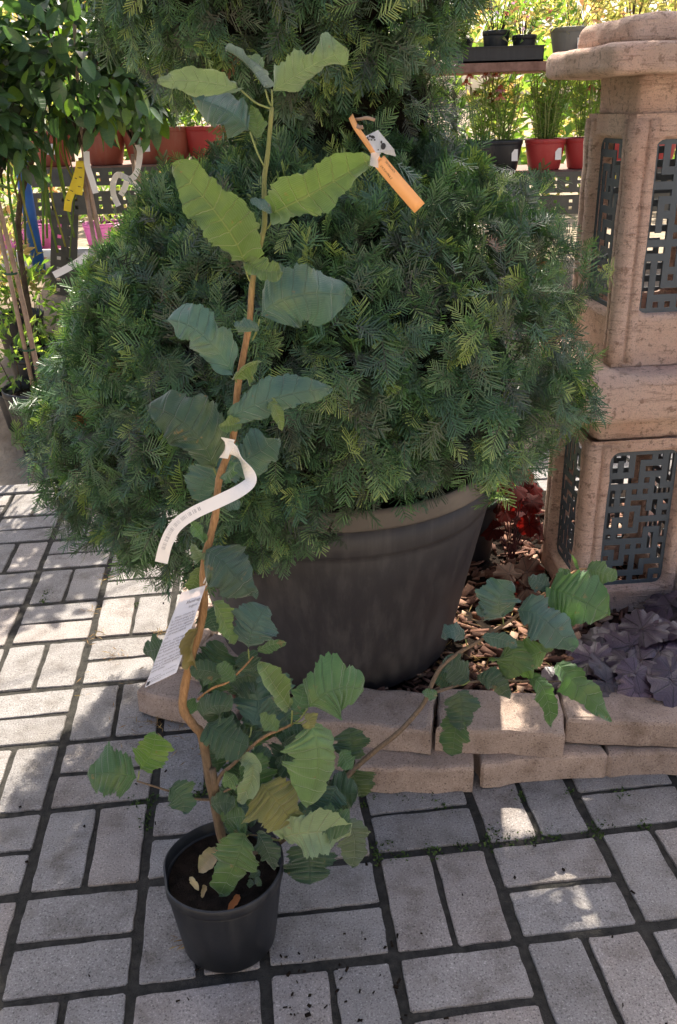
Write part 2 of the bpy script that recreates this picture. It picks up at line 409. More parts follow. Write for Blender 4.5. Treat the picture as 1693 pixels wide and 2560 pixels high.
c4 = [grid(-10, -2.05), grid(11, -2.05), grid(11, 9.35), grid(-10, 9.35)]
pav = put('paving', [(p.x, p.y, -.0048) for p in c4], [(0, 1, 2, 3)], 'joint', smooth=False); tag(pav, kind='structure')
def paver_mesh(L, Wd, H, seed, name='paver', jit=.0014, bev=.0022):
    r = random.Random(seed); pts = []
    nl, nw = 7, 4
    hl, hw = L / 2, Wd / 2
    def edge(a, b, n):
        for i in range(n): pts.append((a[0] + (b[0] - a[0]) * i / n, a[1] + (b[1] - a[1]) * i / n))
    k = .0035
    edge((-hl + k, -hw), (hl - k, -hw), nl); edge((hl - k, -hw), (hl, -hw + k), 1); edge((hl, -hw + k), (hl, hw - k), nw); edge((hl, hw - k), (hl - k, hw), 1)
    edge((hl - k, hw), (-hl + k, hw), nl); edge((-hl + k, hw), (-hl, hw - k), 1); edge((-hl, hw - k), (-hl, -hw + k), nw); edge((-hl, -hw + k), (-hl + k, -hw), 1)
    n = len(pts); V = []
    for ins, z in ((0, -H), (0, -bev), (bev * .35, -bev * .25), (bev * 1.1, 0)):
        for i, (x, y) in enumerate(pts):
            rr = random.Random(seed * 1000 + i); jx, jy = rr.uniform(-jit, jit), rr.uniform(-jit, jit)
            f = lambda v, h: v - math.copysign(ins, v) * min(1, abs(v) / h * 1.05)
            V.append((f(x, hl) + jx, f(y, hw) + jy, z))
    F = [(q * n + i, q * n + (i + 1) % n, (q + 1) * n + (i + 1) % n, (q + 1) * n + i) for q in range(3) for i in range(n)]
    F.append(tuple(3 * n + i for i in range(n)))
    me = raw_mesh(name, V, F, smooth=False); return me
J = .017
PM = [paver_mesh(P - J, (P - 2 * J) / 2 + .001, .05, i) for i in range(8)]
for m_ in PM: m_.materials.append(MAT['paver'])
bed = [(.02, 1.50), (1.7, 1.46), (1.7, 2.75), (-.36, 2.75), (-.40, 1.74), (-.22, 1.62)]
def inside(x, y, poly):
    c = False
    for i in range(len(poly)):
        (x1, y1), (x2, y2) = poly[i], poly[i - 1]
        if (y1 > y) != (y2 > y) and x < (x2 - x1) * (y - y1) / (y2 - y1) + x1: c = not c
    return c
bedin = [(.10, 1.60), (1.6, 1.58), (1.6, 2.62), (-.26, 2.62), (-.30, 1.82), (-.1, 1.72)]
def project(p):
    x, y, z = p[0], p[1], p[2] - CAM_H
    d = y * math.cos(PITCH) - z * math.sin(PITCH); u = y * math.sin(PITCH) + z * math.cos(PITCH)
    a, b = FPX * x / d, FPX * u / d
    return (TW / 2 + math.cos(ROLL) * a - math.sin(ROLL) * b, TH / 2 - (math.sin(ROLL) * a + math.cos(ROLL) * b))
cand = []
for c_ in range(-10, 11):
    for r_ in range(-2, 9):
        for h_ in (0, 1):
            if (c_ + r_) % 2: ctr = grid(c_ + .5, r_ + .26 + .48 * h_); ang = YAW
            else: ctr = grid(c_ + .26 + .48 * h_, r_ + .5); ang = YAW + math.pi / 2
            if inside(ctr.x, ctr.y, bedin): continue
            u, v_ = project(ctr)
            cand.append((max(0, abs(u - TW / 2) - TW / 2) + max(0, v_ - TH), ctr, ang))
cand.sort(key=lambda t: t[0])
for k_, (_, ctr, ang) in enumerate(cand[:285]):
    o = bpy.data.objects.new('paver', PM[random.randrange(8)]); COL.objects.link(o); o.parent = pav
    o.location = ctr + Vector((random.uniform(-.0018, .0018), random.uniform(-.0018, .0018), random.uniform(-.0015, .0012)))
    o.rotation_euler = (R(random.uniform(-.5, .5)), R(random.uniform(-.4, .4)), ang + R(random.uniform(-.8, .8)) + (math.pi if random.random() < .5 else 0))
# kerb of narrow stones where the paving ends
KM = paver_mesh(.40, .075, .08, 91, 'kerb_stone'); KM.materials.append(MAT['paver'])
kerb = thing('kerb', grid(0, 9.3), 'row of narrow grey kerb stones closing the far edge of the paving', 'kerb')
for i in range(-9, 10):
    o = bpy.data.objects.new('kerb_stone', KM); COL.objects.link(o); o.parent = kerb
    o.location = grid(i * 1.95, 9.22) - WP[kerb.name] + Vector((0, 0, .004)); o.rotation_euler = (0, 0, YAW)

# planting bed
n = 26; V = []; F = []
for j in range(n):
    for i in range(n):
        u, v_ = i / (n - 1), j / (n - 1)
        x = -.38 + u * 2.1 + (.42 * (1 - u)) * (1 - v_) ** 3; y = 1.53 + v_ * 1.25 + (.12 * (1 - u)) * (1 - v_)
        V.append((x, y, .062 + random.uniform(-.008, .008)))
F = [(j * n + i, j * n + i + 1, (j + 1) * n + i + 1, (j + 1) * n + i) for j in range(n - 1) for i in range(n - 1)]
tag(put('soil_bed', V, F, 'soil'), kind='structure')

def chips(name, pts, lmin, lmax, seed, tilt=.5):
    r = np.random.default_rng(seed); m = len(pts)
    base = np.array([(x, y, z) for z in (-.5, .5) for y in (-.5, .5) for x in (-.5, .5)])
    fc = np.array([(0, 2, 3, 1), (4, 5, 7, 6), (0, 1, 5, 4), (2, 6, 7, 3), (0, 4, 6, 2), (1, 3, 7, 5)])
    L = r.uniform(lmin, lmax, m); dims = np.stack([L, L * r.uniform(.25, .6, m), r.uniform(.002, .006, m)], 1)
    B = base[None] * dims[:, None, :]
    B[:, :, 1] *= np.where(base[None, :, 0] > 0, r.uniform(.4, 1, (m, 1)), 1)
    B[:, :, 2] += (np.abs(base[None, :, 0]) * r.uniform(-.008, .008, (m, 1)))
    a = r.uniform(0, 6.28, m); t1 = r.normal(0, tilt, m); t2 = r.normal(0, tilt * .7, m)
    def rot(B, ax, an):
        c, s = np.cos(an)[:, None], np.sin(an)[:, None]; i, j = [(1, 2), (2, 0), (0, 1)][ax]
        x, y = B[:, :, i].copy(), B[:, :, j].copy(); B[:, :, i] = c * x - s * y; B[:, :, j] = s * x + c * y
    rot(B, 0, t1); rot(B, 1, t2); rot(B, 2, a)
    B += np.asarray(pts)[:, None, :]
    F = (fc[None] + (np.arange(m) * 8)[:, None, None]).reshape(-1, 4)
    return B.reshape(-1, 3), F, np.repeat(r.uniform(0, 1, m), 8)
pts = []
while len(pts) < 2600:
    x, y = random.uniform(-.3, 1.15), 1.52 + 1.1 * random.random() ** 1.5
    if inside(x, y, bed) and math.hypot(x, y - 1.89) > .24: pts.append((x, y, random.uniform(.066, .090)))
V, F, t_ = chips('bark_mulch', pts, .014, .05, 3)
tag(put('bark_mulch', V, F, 'chip', tint=t_, smooth=False), 'reddish brown bark chips covering the soil of the bed', 'mulch', kind='stuff')

# ------------------------------------------------------------------ loose brick border
def brick(root, c, L, Wd, H, ang, tilt=(0, 0), seed=0):
    r = random.Random(seed); me = paver_mesh(L, Wd, H, 200 + seed, 'brick', .0052, .009)
    me.materials.append(MAT['brick'])
    o = bpy.data.objects.new('brick', me); COL.objects.link(o); o.parent = root
    o.location = Vector(c) - WP[root.name]; o.rotation_euler = (R(tilt[0]), R(tilt[1]), ang)
border = thing('brick_border', (.4, 1.47, 0), 'low dry-stacked border of worn pinkish bricks edging the mulch bed', 'border')
def brick_front(a, b, H, ztop, depth=.125, tilt=(0, 0), seed=0):
    a, b = Vector(a), Vector(b); d = (b - a); L = d.length; d.normalize(); nrm = Vector((-d.y, d.x))
    c = (a + b) / 2 + nrm * depth / 2
    brick(border, (c.x, c.y, ztop), L, depth, H, math.atan2(d.y, d.x), tilt, seed)
brick_front((.015, 1.405), (.262, 1.396), .064, .064, .13, (0, 1), 1)
brick_front((.276, 1.410), (.536, 1.434), .060, .060, .13, (-1, 0), 2)
brick_front((.546, 1.432), (.80, 1.428), .060, .060, .13, (0, 0), 3)
brick_front((.81, 1.43), (1.07, 1.44), .060, .060, .13, (0, 0), 4)
brick_front((-.10, 1.495), (.172, 1.432), .060, .128, .13, (2, -1), 5)
brick_front((.188, 1.452), (.448, 1.422), .062, .127, .13, (3, 1), 6)
brick_front((.457, 1.462), (.716, 1.440), .060, .125, .13, (0, 1), 7)
brick_front((.728, 1.44), (.99, 1.45), .060, .126, .13, (0, 0), 8)
brick_front((-.485, 1.690), (-.245, 1.592), .062, .066, .13, (-2, 1), 9)
brick_front((-.235, 1.560), (.0, 1.470), .062, .064, .13, (0, 0), 10)
brick_front((-.37, 1.735), (-.13, 1.625), .060, .128, .12, (0, -3), 11)
brick_front((-.45, 2.06), (-.47, 1.81), .060, .060, .12, (0, 0), 12)
brick_front((-.45, 2.33), (-.455, 2.08), .060, .060, .12, (0, 0), 13)

# ================================================================== stone lanterns
def slab(c, half, z0, z1, ang, rc=.03, re=.02, amp=.004, seed=0, n=18):
    """rounded block: rings of a rounded square"""
    base = []
    for q in range(4):
        sx, sy = [(1, -1), (1, 1), (-1, 1), (-1, -1)][q]
        a0 = -math.pi / 2 + q * math.pi / 2
        for i in range(6):
            a = a0 + math.pi / 2 * i / 5
            base.append((sx * (half - rc) + rc * math.cos(a), sy * (half - rc) + rc * math.sin(a)))
        nxs = [(1, 1), (-1, 1), (-1, -1), (1, -1)][q]
        p0 = base[-1]; a1 = a0 + math.pi / 2
        p1 = (nxs[0] * (half - rc) + rc * math.cos(a1), nxs[1] * (half - rc) + rc * math.sin(a1))
        for i in range(1, n): base.append((p0[0] + (p1[0] - p0[0]) * i / n, p0[1] + (p1[1] - p0[1]) * i / n))
    m = len(base); h = z1 - z0; prof = []
    for i in range(5): a = math.pi / 2 * i / 4; prof.append((re * (1 - math.sin(a)), z0 + re * .9 * (1 - math.cos(a))))
    for i in range(1, 4): prof.append((0, z0 + re + (h - 2 * re) * i / 4))
    for i in range(5): a = math.pi / 2 * i / 4; prof.append((re * (1 - math.cos(a)), z1 - re + re * math.sin(a)))
    V = []
    for ins, z in prof:
        k = (half - ins) / half
        for x, y in base: V.append((x * k, y * k, z))
    prof_n = len(prof); F = [(q * m + i, q * m + (i + 1) % m, (q + 1) * m + (i + 1) % m, (q + 1) * m + i) for q in range(prof_n - 1) for i in range(m)]
    F.append(tuple(range(m))[::-1]); F.append(tuple((prof_n - 1) * m + i for i in range(m)))
    V = np.array(V); d = ellip_noise(V, amp, 28, seed) + ellip_noise(V, amp * .8, 75, seed + 1)
    r = np.hypot(V[:, 0], V[:, 1])[:, None] + 1e-6
    V[:, :2] *= 1 + d[:, None] / r; V[:, 2] += ellip_noise(V, amp * .6, 30, seed + 2)
    ca, sa = math.cos(ang), math.sin(ang)
    X = V[:, 0] * ca - V[:, 1] * sa + c[0]; Y = V[:, 0] * sa + V[:, 1] * ca + c[1]
    return np.stack([X, Y, V[:, 2]], 1), F
def maze(nx_, ny_, seed):
    r = random.Random(seed); Wc, Hc = 2 * nx_ + 1, 2 * ny_ + 1
    g = [[1] * Wc for _ in range(Hc)]; st = [(0, 0)]; seen = {(0, 0)}; g[1][1] = 0
    while st:
        x, y = st[-1]; nb = [(x + a, y + b) for a, b in ((1, 0), (-1, 0), (0, 1), (0, -1)) if 0 <= x + a < nx_ and 0 <= y + b < ny_ and (x + a, y + b) not in seen]
        if not nb: st.pop(); continue
        X, Y = r.choice(nb); seen.add((X, Y)); g[2 * Y + 1][2 * X + 1] = 0
        if r.random() < .62: g[y + Y + 1][x + X + 1] = 0
        st.append((X, Y))
    return g
def lantern(root, ctr, half, z0, z1, wz0, wz1, aw, ang, seed, th=.03):
    ca, sa = math.cos(ang), math.sin(ang)
    def W(u, n, z, face):                     # u along face, n outward
        x, y = u, -(half + n)
        for _ in range(face): x, y = -y, x
        return (x * ca - y * sa + ctr[0], x * sa + y * ca + ctr[1], z)
    body = MB(); rc = .022
    for face in range(4):
        def rr(e, ):
            pts = []; x0, x1, a0, a1 = -aw - e, aw + e, wz0 - e, wz1 + e; r_ = rc + e
            for (cx, cz, s0) in ((x1 - r_, a0 + r_, -math.pi / 2), (x1 - r_, a1 - r_, 0), (x0 + r_, a1 - r_, math.pi / 2), (x0 + r_, a0 + r_, math.pi)):
                for i in range(5): a = s0 + math.pi / 2 * i / 4; pts.append((cx + r_ * math.cos(a), cz + r_ * math.sin(a)))
            return pts
        outer = []; inn = rr(.022)
        for q, (cx, cz) in enumerate(((half, z0), (half, z1), (-half, z1), (-half, z0))):
            for i in range(5):
                px, pz = inn[q * 5 + i]
                if q % 2 == 0: A = (px, cz); B = (cx, pz)
                else: A = (cx, pz); B = (px, cz)
                if i < 2: t = i / 2; o_ = (A[0] + (cx - A[0]) * t, A[1] + (cz - A[1]) * t)
                else: t = (i - 2) / 2; o_ = (cx + (B[0] - cx) * t, cz + (B[1] - cz) * t)
                outer.append(o_)
        rings = [(outer, 0), (rr(.022), 0), (rr(.015), .003), (rr(.008), .001), (rr(.003), -.006), (rr(0), -.014), (rr(0), -th)]
        V = [W(u, n, z, face) for ring, n in rings for u, z in ring]; m = 20
        F = [(q * m + i, q * m + (i + 1) % m, (q + 1) * m + (i + 1) % m, (q + 1) * m + i) for q in range(len(rings) - 1) for i in range(m)]
        body.add(V, F)
        # inner side of the wall
        V = [W(u, -th, z, face) for u, z in rr(0)] + [W(max(-half + th, min(half - th, u)), -th, z, face) for u, z in outer]
        body.add(V, [(i, (i + 1) % m, m + (i + 1) % m, m + i) for i in range(m)])
    b = body.put('body', 'stone', root)
    # corner posts with two grooves, each its own piece
    prof = [(.052, -.004), (.050, .004), (.040, .006), (.031, .006), (.029, -.001), (.025, -.001), (.023, .007), (.012, .009), (.002, .008)]
    for face in range(4):
        pts = []
        for t, e in prof: pts.append((half - t, e, 0))
        V = []; zz = [z0 + .01 + (z1 - z0 - .02) * i / 10 for i in range(11)]
        for z in zz:
            row = [W(half - t, e, z, face) for t, e in prof]
            row2 = [W(-half + t, e, z, (face + 1) % 4) for t, e in reversed(prof)]
            V += row + row2
        m = len(prof) * 2
        V = np.array(V); V[:, :2] += np.stack([ellip_noise(V, .0016, 60, seed + face), ellip_noise(V, .0016, 60, seed + face + 9)], 1)
        F = [(q * m + i, q * m + i + 1, (q + 1) * m + i + 1, (q + 1) * m + i) for q in range(10) for i in range(m - 1)]
        F += [tuple(range(m))[::-1], tuple(10 * m + i for i in range(m))]
        put('corner_post', V, F, 'stone', root)
    # fretwork plates
    for face in range(4):
        nx_ = 6; ny_ = max(6, int(round((wz1 - wz0 + .016) / (2 * aw + .016) * nx_))); g = maze(nx_, ny_, seed * 10 + face)
        Hc, Wc = len(g), len(g[0]); x0, x1, a0, a1 = -aw - .006, aw + .006, wz0 - .006, wz1 + .006
        # bars a little wider than the openings
        def ticks(n_, lo, hi):
            wds = [1.12 if i % 2 == 0 else .95 for i in range(n_)]; s_ = sum(wds); acc = [lo]
            for w_ in wds: acc.append(acc[-1] + w_ / s_ * (hi - lo))
            return acc
        xs_, zs_ = ticks(Wc, x0, x1), ticks(Hc, a0, a1); pm = MB(); nf, nb = -.016, -.0185
        for j in range(Hc):
            for i in range(Wc):
                if not g[j][i]: continue
                q = [(xs_[i], zs_[j]), (xs_[i + 1], zs_[j]), (xs_[i + 1], zs_[j + 1]), (xs_[i], zs_[j + 1])]
                f_ = [W(u, nf, z, face) for u, z in q]; k_ = [W(u, nb, z, face) for u, z in q]
                pm.add(f_, [(0, 1, 2, 3)]); pm.add(k_, [(3, 2, 1, 0)])
                for e, (di, dj) in enumerate(((0, -1), (1, 0), (0, 1), (-1, 0))):
                    ii, jj = i + di, j + dj
                    if not (0 <= ii < Wc and 0 <= jj < Hc) or not g[jj][ii]:
                        pm.add([f_[e], k_[e], k_[(e + 1) % 4], f_[(e + 1) % 4]], [(0, 1, 2, 3)])
        pm.put('fretwork_panel', 'lattice', root, smooth=False)
LA = R(4)
lowc = (.732, 2.098)
lw = thing('stone_lantern', (lowc[0], lowc[1], .075), 'lower square stone lantern with fretwork windows standing in the mulch bed', 'lantern')
lantern(lw, lowc, .14, .075, .55, .150, .515, .084, LA, 5)
put('neck', *slab(lowc, .128, .545, .612, LA, .02, .012, .003, 3), 'stone', lw)
put('cap', *slab(lowc, .203, .606, .722, LA, .04, .030, .003, 4), 'stone', lw)
upc = (.760, 2.118)
up = thing('stone_lantern', (upc[0], upc[1], .722), 'upper square stone lantern with a two-slab roof stacked on another lantern', 'lantern')
lantern(up, upc, .137, .724, 1.255, .842, 1.205, .084, LA + R(1), 8)
put('neck', *slab(upc, .126, 1.25, 1.335, LA, .018, .012, .003, 13), 'stone', up)
put('roof_slab', *slab(upc, .226, 1.328, 1.384, LA, .025, .014, .0035, 14), 'stone', up)
put('roof_slab', *slab(upc, .172, 1.381, 1.436, LA, .035, .018, .0035, 15), 'stone', up)

# ================================================================== spiral yew in its tub
YC = Vector((-.012, 1.90, .078))
yew = thing('potted_yew', YC, 'big clipped spiral yew bush in a large dusty black tub', 'yew')
def tubwarp(r, z, a):
    return r * (1 + .004 * math.sin(3 * a + 1) + (.004 * abs(math.sin(13 * a)) if .02 < z < H_ - .12 else 0)), .004 * math.sin(2 * a)
H_, r0_, r1_ = .505, .280, .374
pr = [(.001, .002), (r0_ * .95, 0), (r0_, .012)] + [(r0_ + (r1_ - .008 - r0_) * t, .012 + (H_ - .105) * t) for t in (.25, .5, .75, .93)]
pr += [(r1_ - .0165, H_ - .112), (r1_ - .010, H_ - .108), (r1_ - .008, H_ - .100), (r1_ - .006, H_ - .042), (r1_ - .014, H_ - .042), (r0_ - .006, .02)]
tub = put('tub_wall', *lathe(pr, YC, 130, tubwarp), 'bigpot', yew)
put('tub_rim', *lathe([(r1_ - .007, H_ - .044), (r1_ + .006, H_ - .042), (r1_ + .009, H_ - .036), (r1_ + .010, H_ - .010), (r1_ + .004, H_), (r1_ - .006, H_ - .002), (r1_ - .012, H_ - .06)], YC, 64, tubwarp), 'biglip', tub)
put('soil', *lathe([(.001, H_ - .05), (.2, H_ - .045), (r1_ - .016, H_ - .06)], YC, 32), 'soil', yew)
put('trunk', *tube(spline([YC + Vector((.01, 0, .3)), YC + Vector((-.05, .03, .9)), YC + Vector((-.03, -.02, 1.5)), YC + Vector((-.05, 0, 2.35))], 6), [.045 - .0015 * i for i in range(19)], 9), 'trunk', yew)

def spray_proto(seed):
    """flat yew spray along +X in the XY plane: twig with comb needles and side twigs; returns needle quads"""
    r = np.random.default_rng(seed); Q = []; T = []
    def twig(o, d, L, base_t):
        n = int(L / .0062); d = d / np.linalg.norm(d); pz = np.array([0, 0, 1.0])
        side = np.cross(pz, d); droop = r.uniform(-.35, .1); nl = r.uniform(.85, 1.15)
        for i in range(n):
            t = (i + .5) / n; p = o + d * L * t + pz * droop * L * t * t
            for s in (-1, 1):
                ln = (.031 * nl * (1 - .5 * max(0, t - .6) / .4) * (.65 + .35 * min(1, t * 4))) * r.uniform(.85, 1.12)
                an = np.radians(r.uniform(52, 68) - 30 * t)
                nd = d * np.cos(an) + side * s * np.sin(an) + pz * r.uniform(.0, .28)
                nd /= np.linalg.norm(nd); wv = np.cross(nd, pz + r.normal(0, .25, 3)); wv /= np.linalg.norm(wv); wd = .0014
                q = p + d * r.uniform(-.001, .001)
                mid = q + nd * ln * .5 + pz * .0015; tip = q + nd * ln - pz * ln * r.uniform(-.05, .2)
                Q.append([q - wv * wd * .7, q + wv * wd * .7, tip + wv * wd * .75, tip - wv * wd * .75]); tt = base_t + .22 * t + r.uniform(-.05, .05); T.append([tt] * 4)
        e = o + d * L; wv = side * .0012
        Q.append([o - wv, o + wv, e + pz * droop * L + wv * .4, e + pz * droop * L - wv * .4]); T.append([.10] * 4)
    L = r.uniform(.05, .09); twig(np.zeros(3), np.array([1, 0, 0.]), L, 0)
    for s in (-1, 1):
        if r.random() < .4:
            a = r.uniform(.6, .9); twig(np.array([L * r.uniform(.1, .3), 0, 0]), np.array([np.cos(a), s * np.sin(a), r.uniform(-.1, .2)]), L * r.uniform(.45, .65), 0)
    return np.array(Q), np.array(T)
PROTO = [spray_proto(i) for i in range(12)]
def superell(n, rad, p, seed):
    r = np.random.default_rng(seed); d = r.normal(size=(n, 3)); d /= np.linalg.norm(d, axis=1)[:, None]
    s = (np.abs(d / rad) ** p).sum(1) ** (-1 / p)
    Pn = d * s[:, None]; nr = np.sign(Pn) * np.abs(Pn / rad) ** (p - 1) / rad; nr /= np.linalg.norm(nr, axis=1)[:, None]
    return Pn, nr
def yew_mass(name, c, rad, p, tiltY, count, seed, shells, back=.55, hang=.6, shrink=0, tunnels=(), trim=None):
    r = np.random.default_rng(seed); VV = []; TT = []
    ct, st = math.cos(tiltY), math.sin(tiltY)
    for frac, share in shells:
        Pn, nr = superell(int(count * share), np.array(rad), p, seed + int(frac * 100))
        un = Pn / np.array(rad); Pn = Pn * (1 - shrink * np.clip(-un[:, 0] * 1.3, 0, 1) * np.clip(un[:, 2] * 1.4 + .15, 0, 1))[:, None]
        bump_ = 1 + ellip_noise(Pn, .035, 7, seed) + ellip_noise(Pn, .045, 24, seed + 5)
        Pn = Pn * (frac * bump_ + r.normal(0, .018, len(Pn)))[:, None]
        Pn = np.stack([Pn[:, 0] * ct - Pn[:, 2] * st, Pn[:, 1], Pn[:, 0] * st + Pn[:, 2] * ct], 1)
        nr = np.stack([nr[:, 0] * ct - nr[:, 2] * st, nr[:, 1], nr[:, 0] * st + nr[:, 2] * ct], 1)
        keep = (Pn[:, 1] < .12) | (r.random(len(Pn)) < back); Pn, nr = Pn[keep], nr[keep]
        if trim is not None:
            keep = Pn[:, 2] + c[2] > np.interp(Pn[:, 0] + c[0], *trim); Pn, nr = Pn[keep], nr[keep]
        if tunnels:
            sdv = np.array(sd); Wp = Pn + np.array(c); keep = np.ones(len(Pn), bool)
            for q_, rd in tunnels:
                v_ = Wp - np.array(q_); al = v_ @ sdv; keep &= ~((np.linalg.norm(v_ - al[:, None] * sdv, axis=1) < rd) & (al > 0))
            Pn, nr = Pn[keep], nr[keep]
        m = len(Pn)
        d = nr * r.uniform(.30, .85, (m, 1)) + r.normal(0, .48, (m, 3)); low = np.clip(-nr[:, 2] + .35, 0, 1)
        d[:, 2] += np.where(nr[:, 2] > .25, .45, -hang * (.4 + low)) * r.uniform(.4, 1.2, m)
        d /= np.linalg.norm(d, axis=1)[:, None]
        zc = nr + r.normal(0, .45, (m, 3)); zc[:, 2] += .35
        yv = np.cross(zc, d); yv /= np.linalg.norm(yv, axis=1)[:, None] + 1e-9; zv = np.cross(d, yv)
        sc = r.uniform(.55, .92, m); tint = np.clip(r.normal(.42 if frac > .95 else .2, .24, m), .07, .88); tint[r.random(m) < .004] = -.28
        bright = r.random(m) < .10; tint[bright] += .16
        pick = r.integers(0, len(PROTO), m)
        for k_, (Q, T) in enumerate(PROTO):
            idx = np.where(pick == k_)[0]
            if not len(idx): continue
            A = Q.reshape(-1, 3)
            X = (A[None, :, 0:1] * d[idx][:, None] + A[None, :, 1:2] * yv[idx][:, None] + A[None, :, 2:3] * zv[idx][:, None]) * sc[idx][:, None, None]
            X += (Pn[idx] - d[idx] * .045)[:, None]
            t = T.reshape(-1)[None] + tint[idx][:, None]; t = np.where(T.reshape(-1)[None] == .10, .07, np.where(tint[idx][:, None] < 0, .02, np.clip(t, .07, 1)))
            VV.append(X.reshape(-1, 3)); TT.append(t.reshape(-1))
    VV = np.concatenate(VV) + np.array(c); TT = np.concatenate(TT)
    F = np.arange(len(VV), dtype=np.int32).reshape(-1, 4)
    tag(put(name, VV, F, 'yew', yew, tint=TT, smooth=False), kind='stuff')
    Pn, nr = superell(10, np.array(rad), p, 1)
    # dark solid core for the inner twigs, added to stop light leaking through
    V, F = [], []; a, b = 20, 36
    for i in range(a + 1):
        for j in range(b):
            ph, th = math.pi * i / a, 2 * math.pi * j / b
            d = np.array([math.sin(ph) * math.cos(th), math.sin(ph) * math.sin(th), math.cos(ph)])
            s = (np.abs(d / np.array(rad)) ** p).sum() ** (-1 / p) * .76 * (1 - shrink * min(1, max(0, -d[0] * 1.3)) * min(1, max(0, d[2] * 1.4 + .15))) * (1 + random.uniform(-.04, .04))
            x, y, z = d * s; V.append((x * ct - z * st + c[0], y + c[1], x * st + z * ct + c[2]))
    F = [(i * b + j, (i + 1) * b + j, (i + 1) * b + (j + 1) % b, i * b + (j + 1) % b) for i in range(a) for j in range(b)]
    put('twig_core', V, F, 'darkcore', yew)
TUN = [((.33, 1.47, .125), .062), ((.335, 1.32, 0), .05), ((.31, 1.75, .08), .085), ((.26, 1.66, .08), .06), ((.36, 1.64, .09), .06), (tuple(atY(*CR(1000, 330), 1.43)), .075), (tuple(atY(*CR(880, 500), 1.38)), .05), ((-.02, 1.02, 0), .028), ((.18, 1.0, 0), .03)]
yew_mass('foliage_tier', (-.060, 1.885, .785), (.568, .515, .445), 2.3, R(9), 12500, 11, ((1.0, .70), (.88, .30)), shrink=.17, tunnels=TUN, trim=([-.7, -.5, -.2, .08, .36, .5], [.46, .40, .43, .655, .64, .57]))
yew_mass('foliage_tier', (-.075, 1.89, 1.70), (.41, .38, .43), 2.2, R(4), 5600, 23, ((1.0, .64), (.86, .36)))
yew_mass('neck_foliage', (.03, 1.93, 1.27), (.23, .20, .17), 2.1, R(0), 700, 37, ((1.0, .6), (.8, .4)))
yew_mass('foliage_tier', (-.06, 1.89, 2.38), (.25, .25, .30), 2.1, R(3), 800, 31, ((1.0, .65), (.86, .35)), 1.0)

# ================================================================== hazel sapling
HP = Vector((-.207, 1.071, 0))
hazel = thing('potted_hazel', HP, 'young hazel sapling with curling leaves in a small black nursery pot', 'sapling')
def dent(r, z, a):
    d = math.exp(-((a - R(195)) / .28) ** 2) * max(0, z - .09) / .08
    return r * (1 - .07 * d + .012 * math.sin(2 * a + .5)), -.012 * d * max(0, (z - .1) / .07) + .002 * math.sin(2 * a)
pot_parts(hazel, HP, .078, .099, .168, 'blackpot', .022, .004, .0025, 64, None, 'soil', .024, dent)
stemT = [C7(690, 392), C7(668, 640), C7(650, 780), C7(652, 1000), C7(630, 1100), C7(590, 1300), C7(575, 1500), C7(555, 1620), C8(735, 420), C8(706, 690), C8(686, 850), C8(602, 1090), C8(577, 1330), C8(540, 1490), C8(496, 1690), C6(606, 30), C6(608, 120), C6(590, 230), C6(540, 400), C6(508, 560), C6(508, 640), C6(560, 715), C6(598, 770), C6(640, 1000), C6(680, 1200), C6(716, 1345)]
sy0 = [1.20, 1.20, 1.20, 1.20, 1.20, 1.195, 1.19, 1.185, 1.18, 1.175, 1.17, 1.16, 1.15, 1.145, 1.14, 1.135, 1.13, 1.125, 1.12, 1.11, 1.105, 1.10, 1.10, 1.10, 1.10, 1.10]
STEM = [atY(*p_, y_) for p_, y_ in zip(stemT, sy0)]
sp_ = spline(STEM, 4); m = len(sp_)
put('stem', *tube(sp_, [(.0026 + .0052 * (i / m) ** .8) * (1 + .10 * math.sin(i * 1.7) * math.sin(i * .53)) for i in range(m)], 9), 'hazelbark', hazel)
def branch(pts, r0, r1, parent=hazel, name='branch'):
    sp = spline(pts, 5); m = len(sp)
    return put(name, *tube(sp, [r0 + (r1 - r0) * i / (m - 1) for i in range(m)], 7), 'hazelbark', parent)
bR = [atY(*C6(722, 1345), 1.10), atY(*C6(860, 1345), 1.11), atY(*C6(985, 1278), 1.125), atY(*C6(1150, 1130), 1.16), atY(*C6(1272, 1008), 1.20), atY(*C6(1340, 930), 1.22), atY(*C6(1440, 842), 1.235), atY(*CR(0, 1080), 1.25), atY(*CR(130, 930), 1.28), atY(*CR(170, 840), 1.29), atY(*CR(230, 722), 1.305), atY(*CR(330, 640), 1.33), atY(*CR(460, 565), 1.36), atY(*CR(560, 498), 1.385), atY(*CR(660, 430), 1.41), atY(*CR(840, 285), 1.46), atY(*CR(900, 240), 1.475), atY(*CR(1000, 172), 1.50), atY(*CR(1060, 162), 1.51)]
branch(bR, .0062, .0022)
bS = [atY(*CR(165, 872), 1.285), atY(*CR(250, 845), 1.30), atY(*CR(340, 818), 1.32), atY(*CR(430, 800), 1.345), atY(*CR(600, 795), 1.38), atY(*CR(760, 800), 1.41), atY(*CR(940, 800), 1.44)]
branch(bS, .0032, .0014)
branch([atY(*C6(655, 1065), 1.10), atY(*C6(665, 1010), 1.095), atY(*C6(700, 945), 1.09), atY(*C6(745, 908), 1.085), atY(*C6(810, 845), 1.08), atY(*C6(900, 770), 1.08), atY(*C6(1010, 722), 1.085), atY(*C6(1045, 700), 1.09)], .0040, .0018)
branch([atY(*C6(650, 1078), 1.10), atY(*C6(540, 1070), 1.08), atY(*C6(430, 1032), 1.06), atY(*C6(280, 985), 1.04)], .0022, .0013)
branch([atY(*C6(578, 585), 1.11), atY(*C6(650, 530), 1.10), atY(*C6(725, 500), 1.10), atY(*C6(800, 430), 1.11), atY(*C6(850, 375), 1.12)], .0022, .0013)
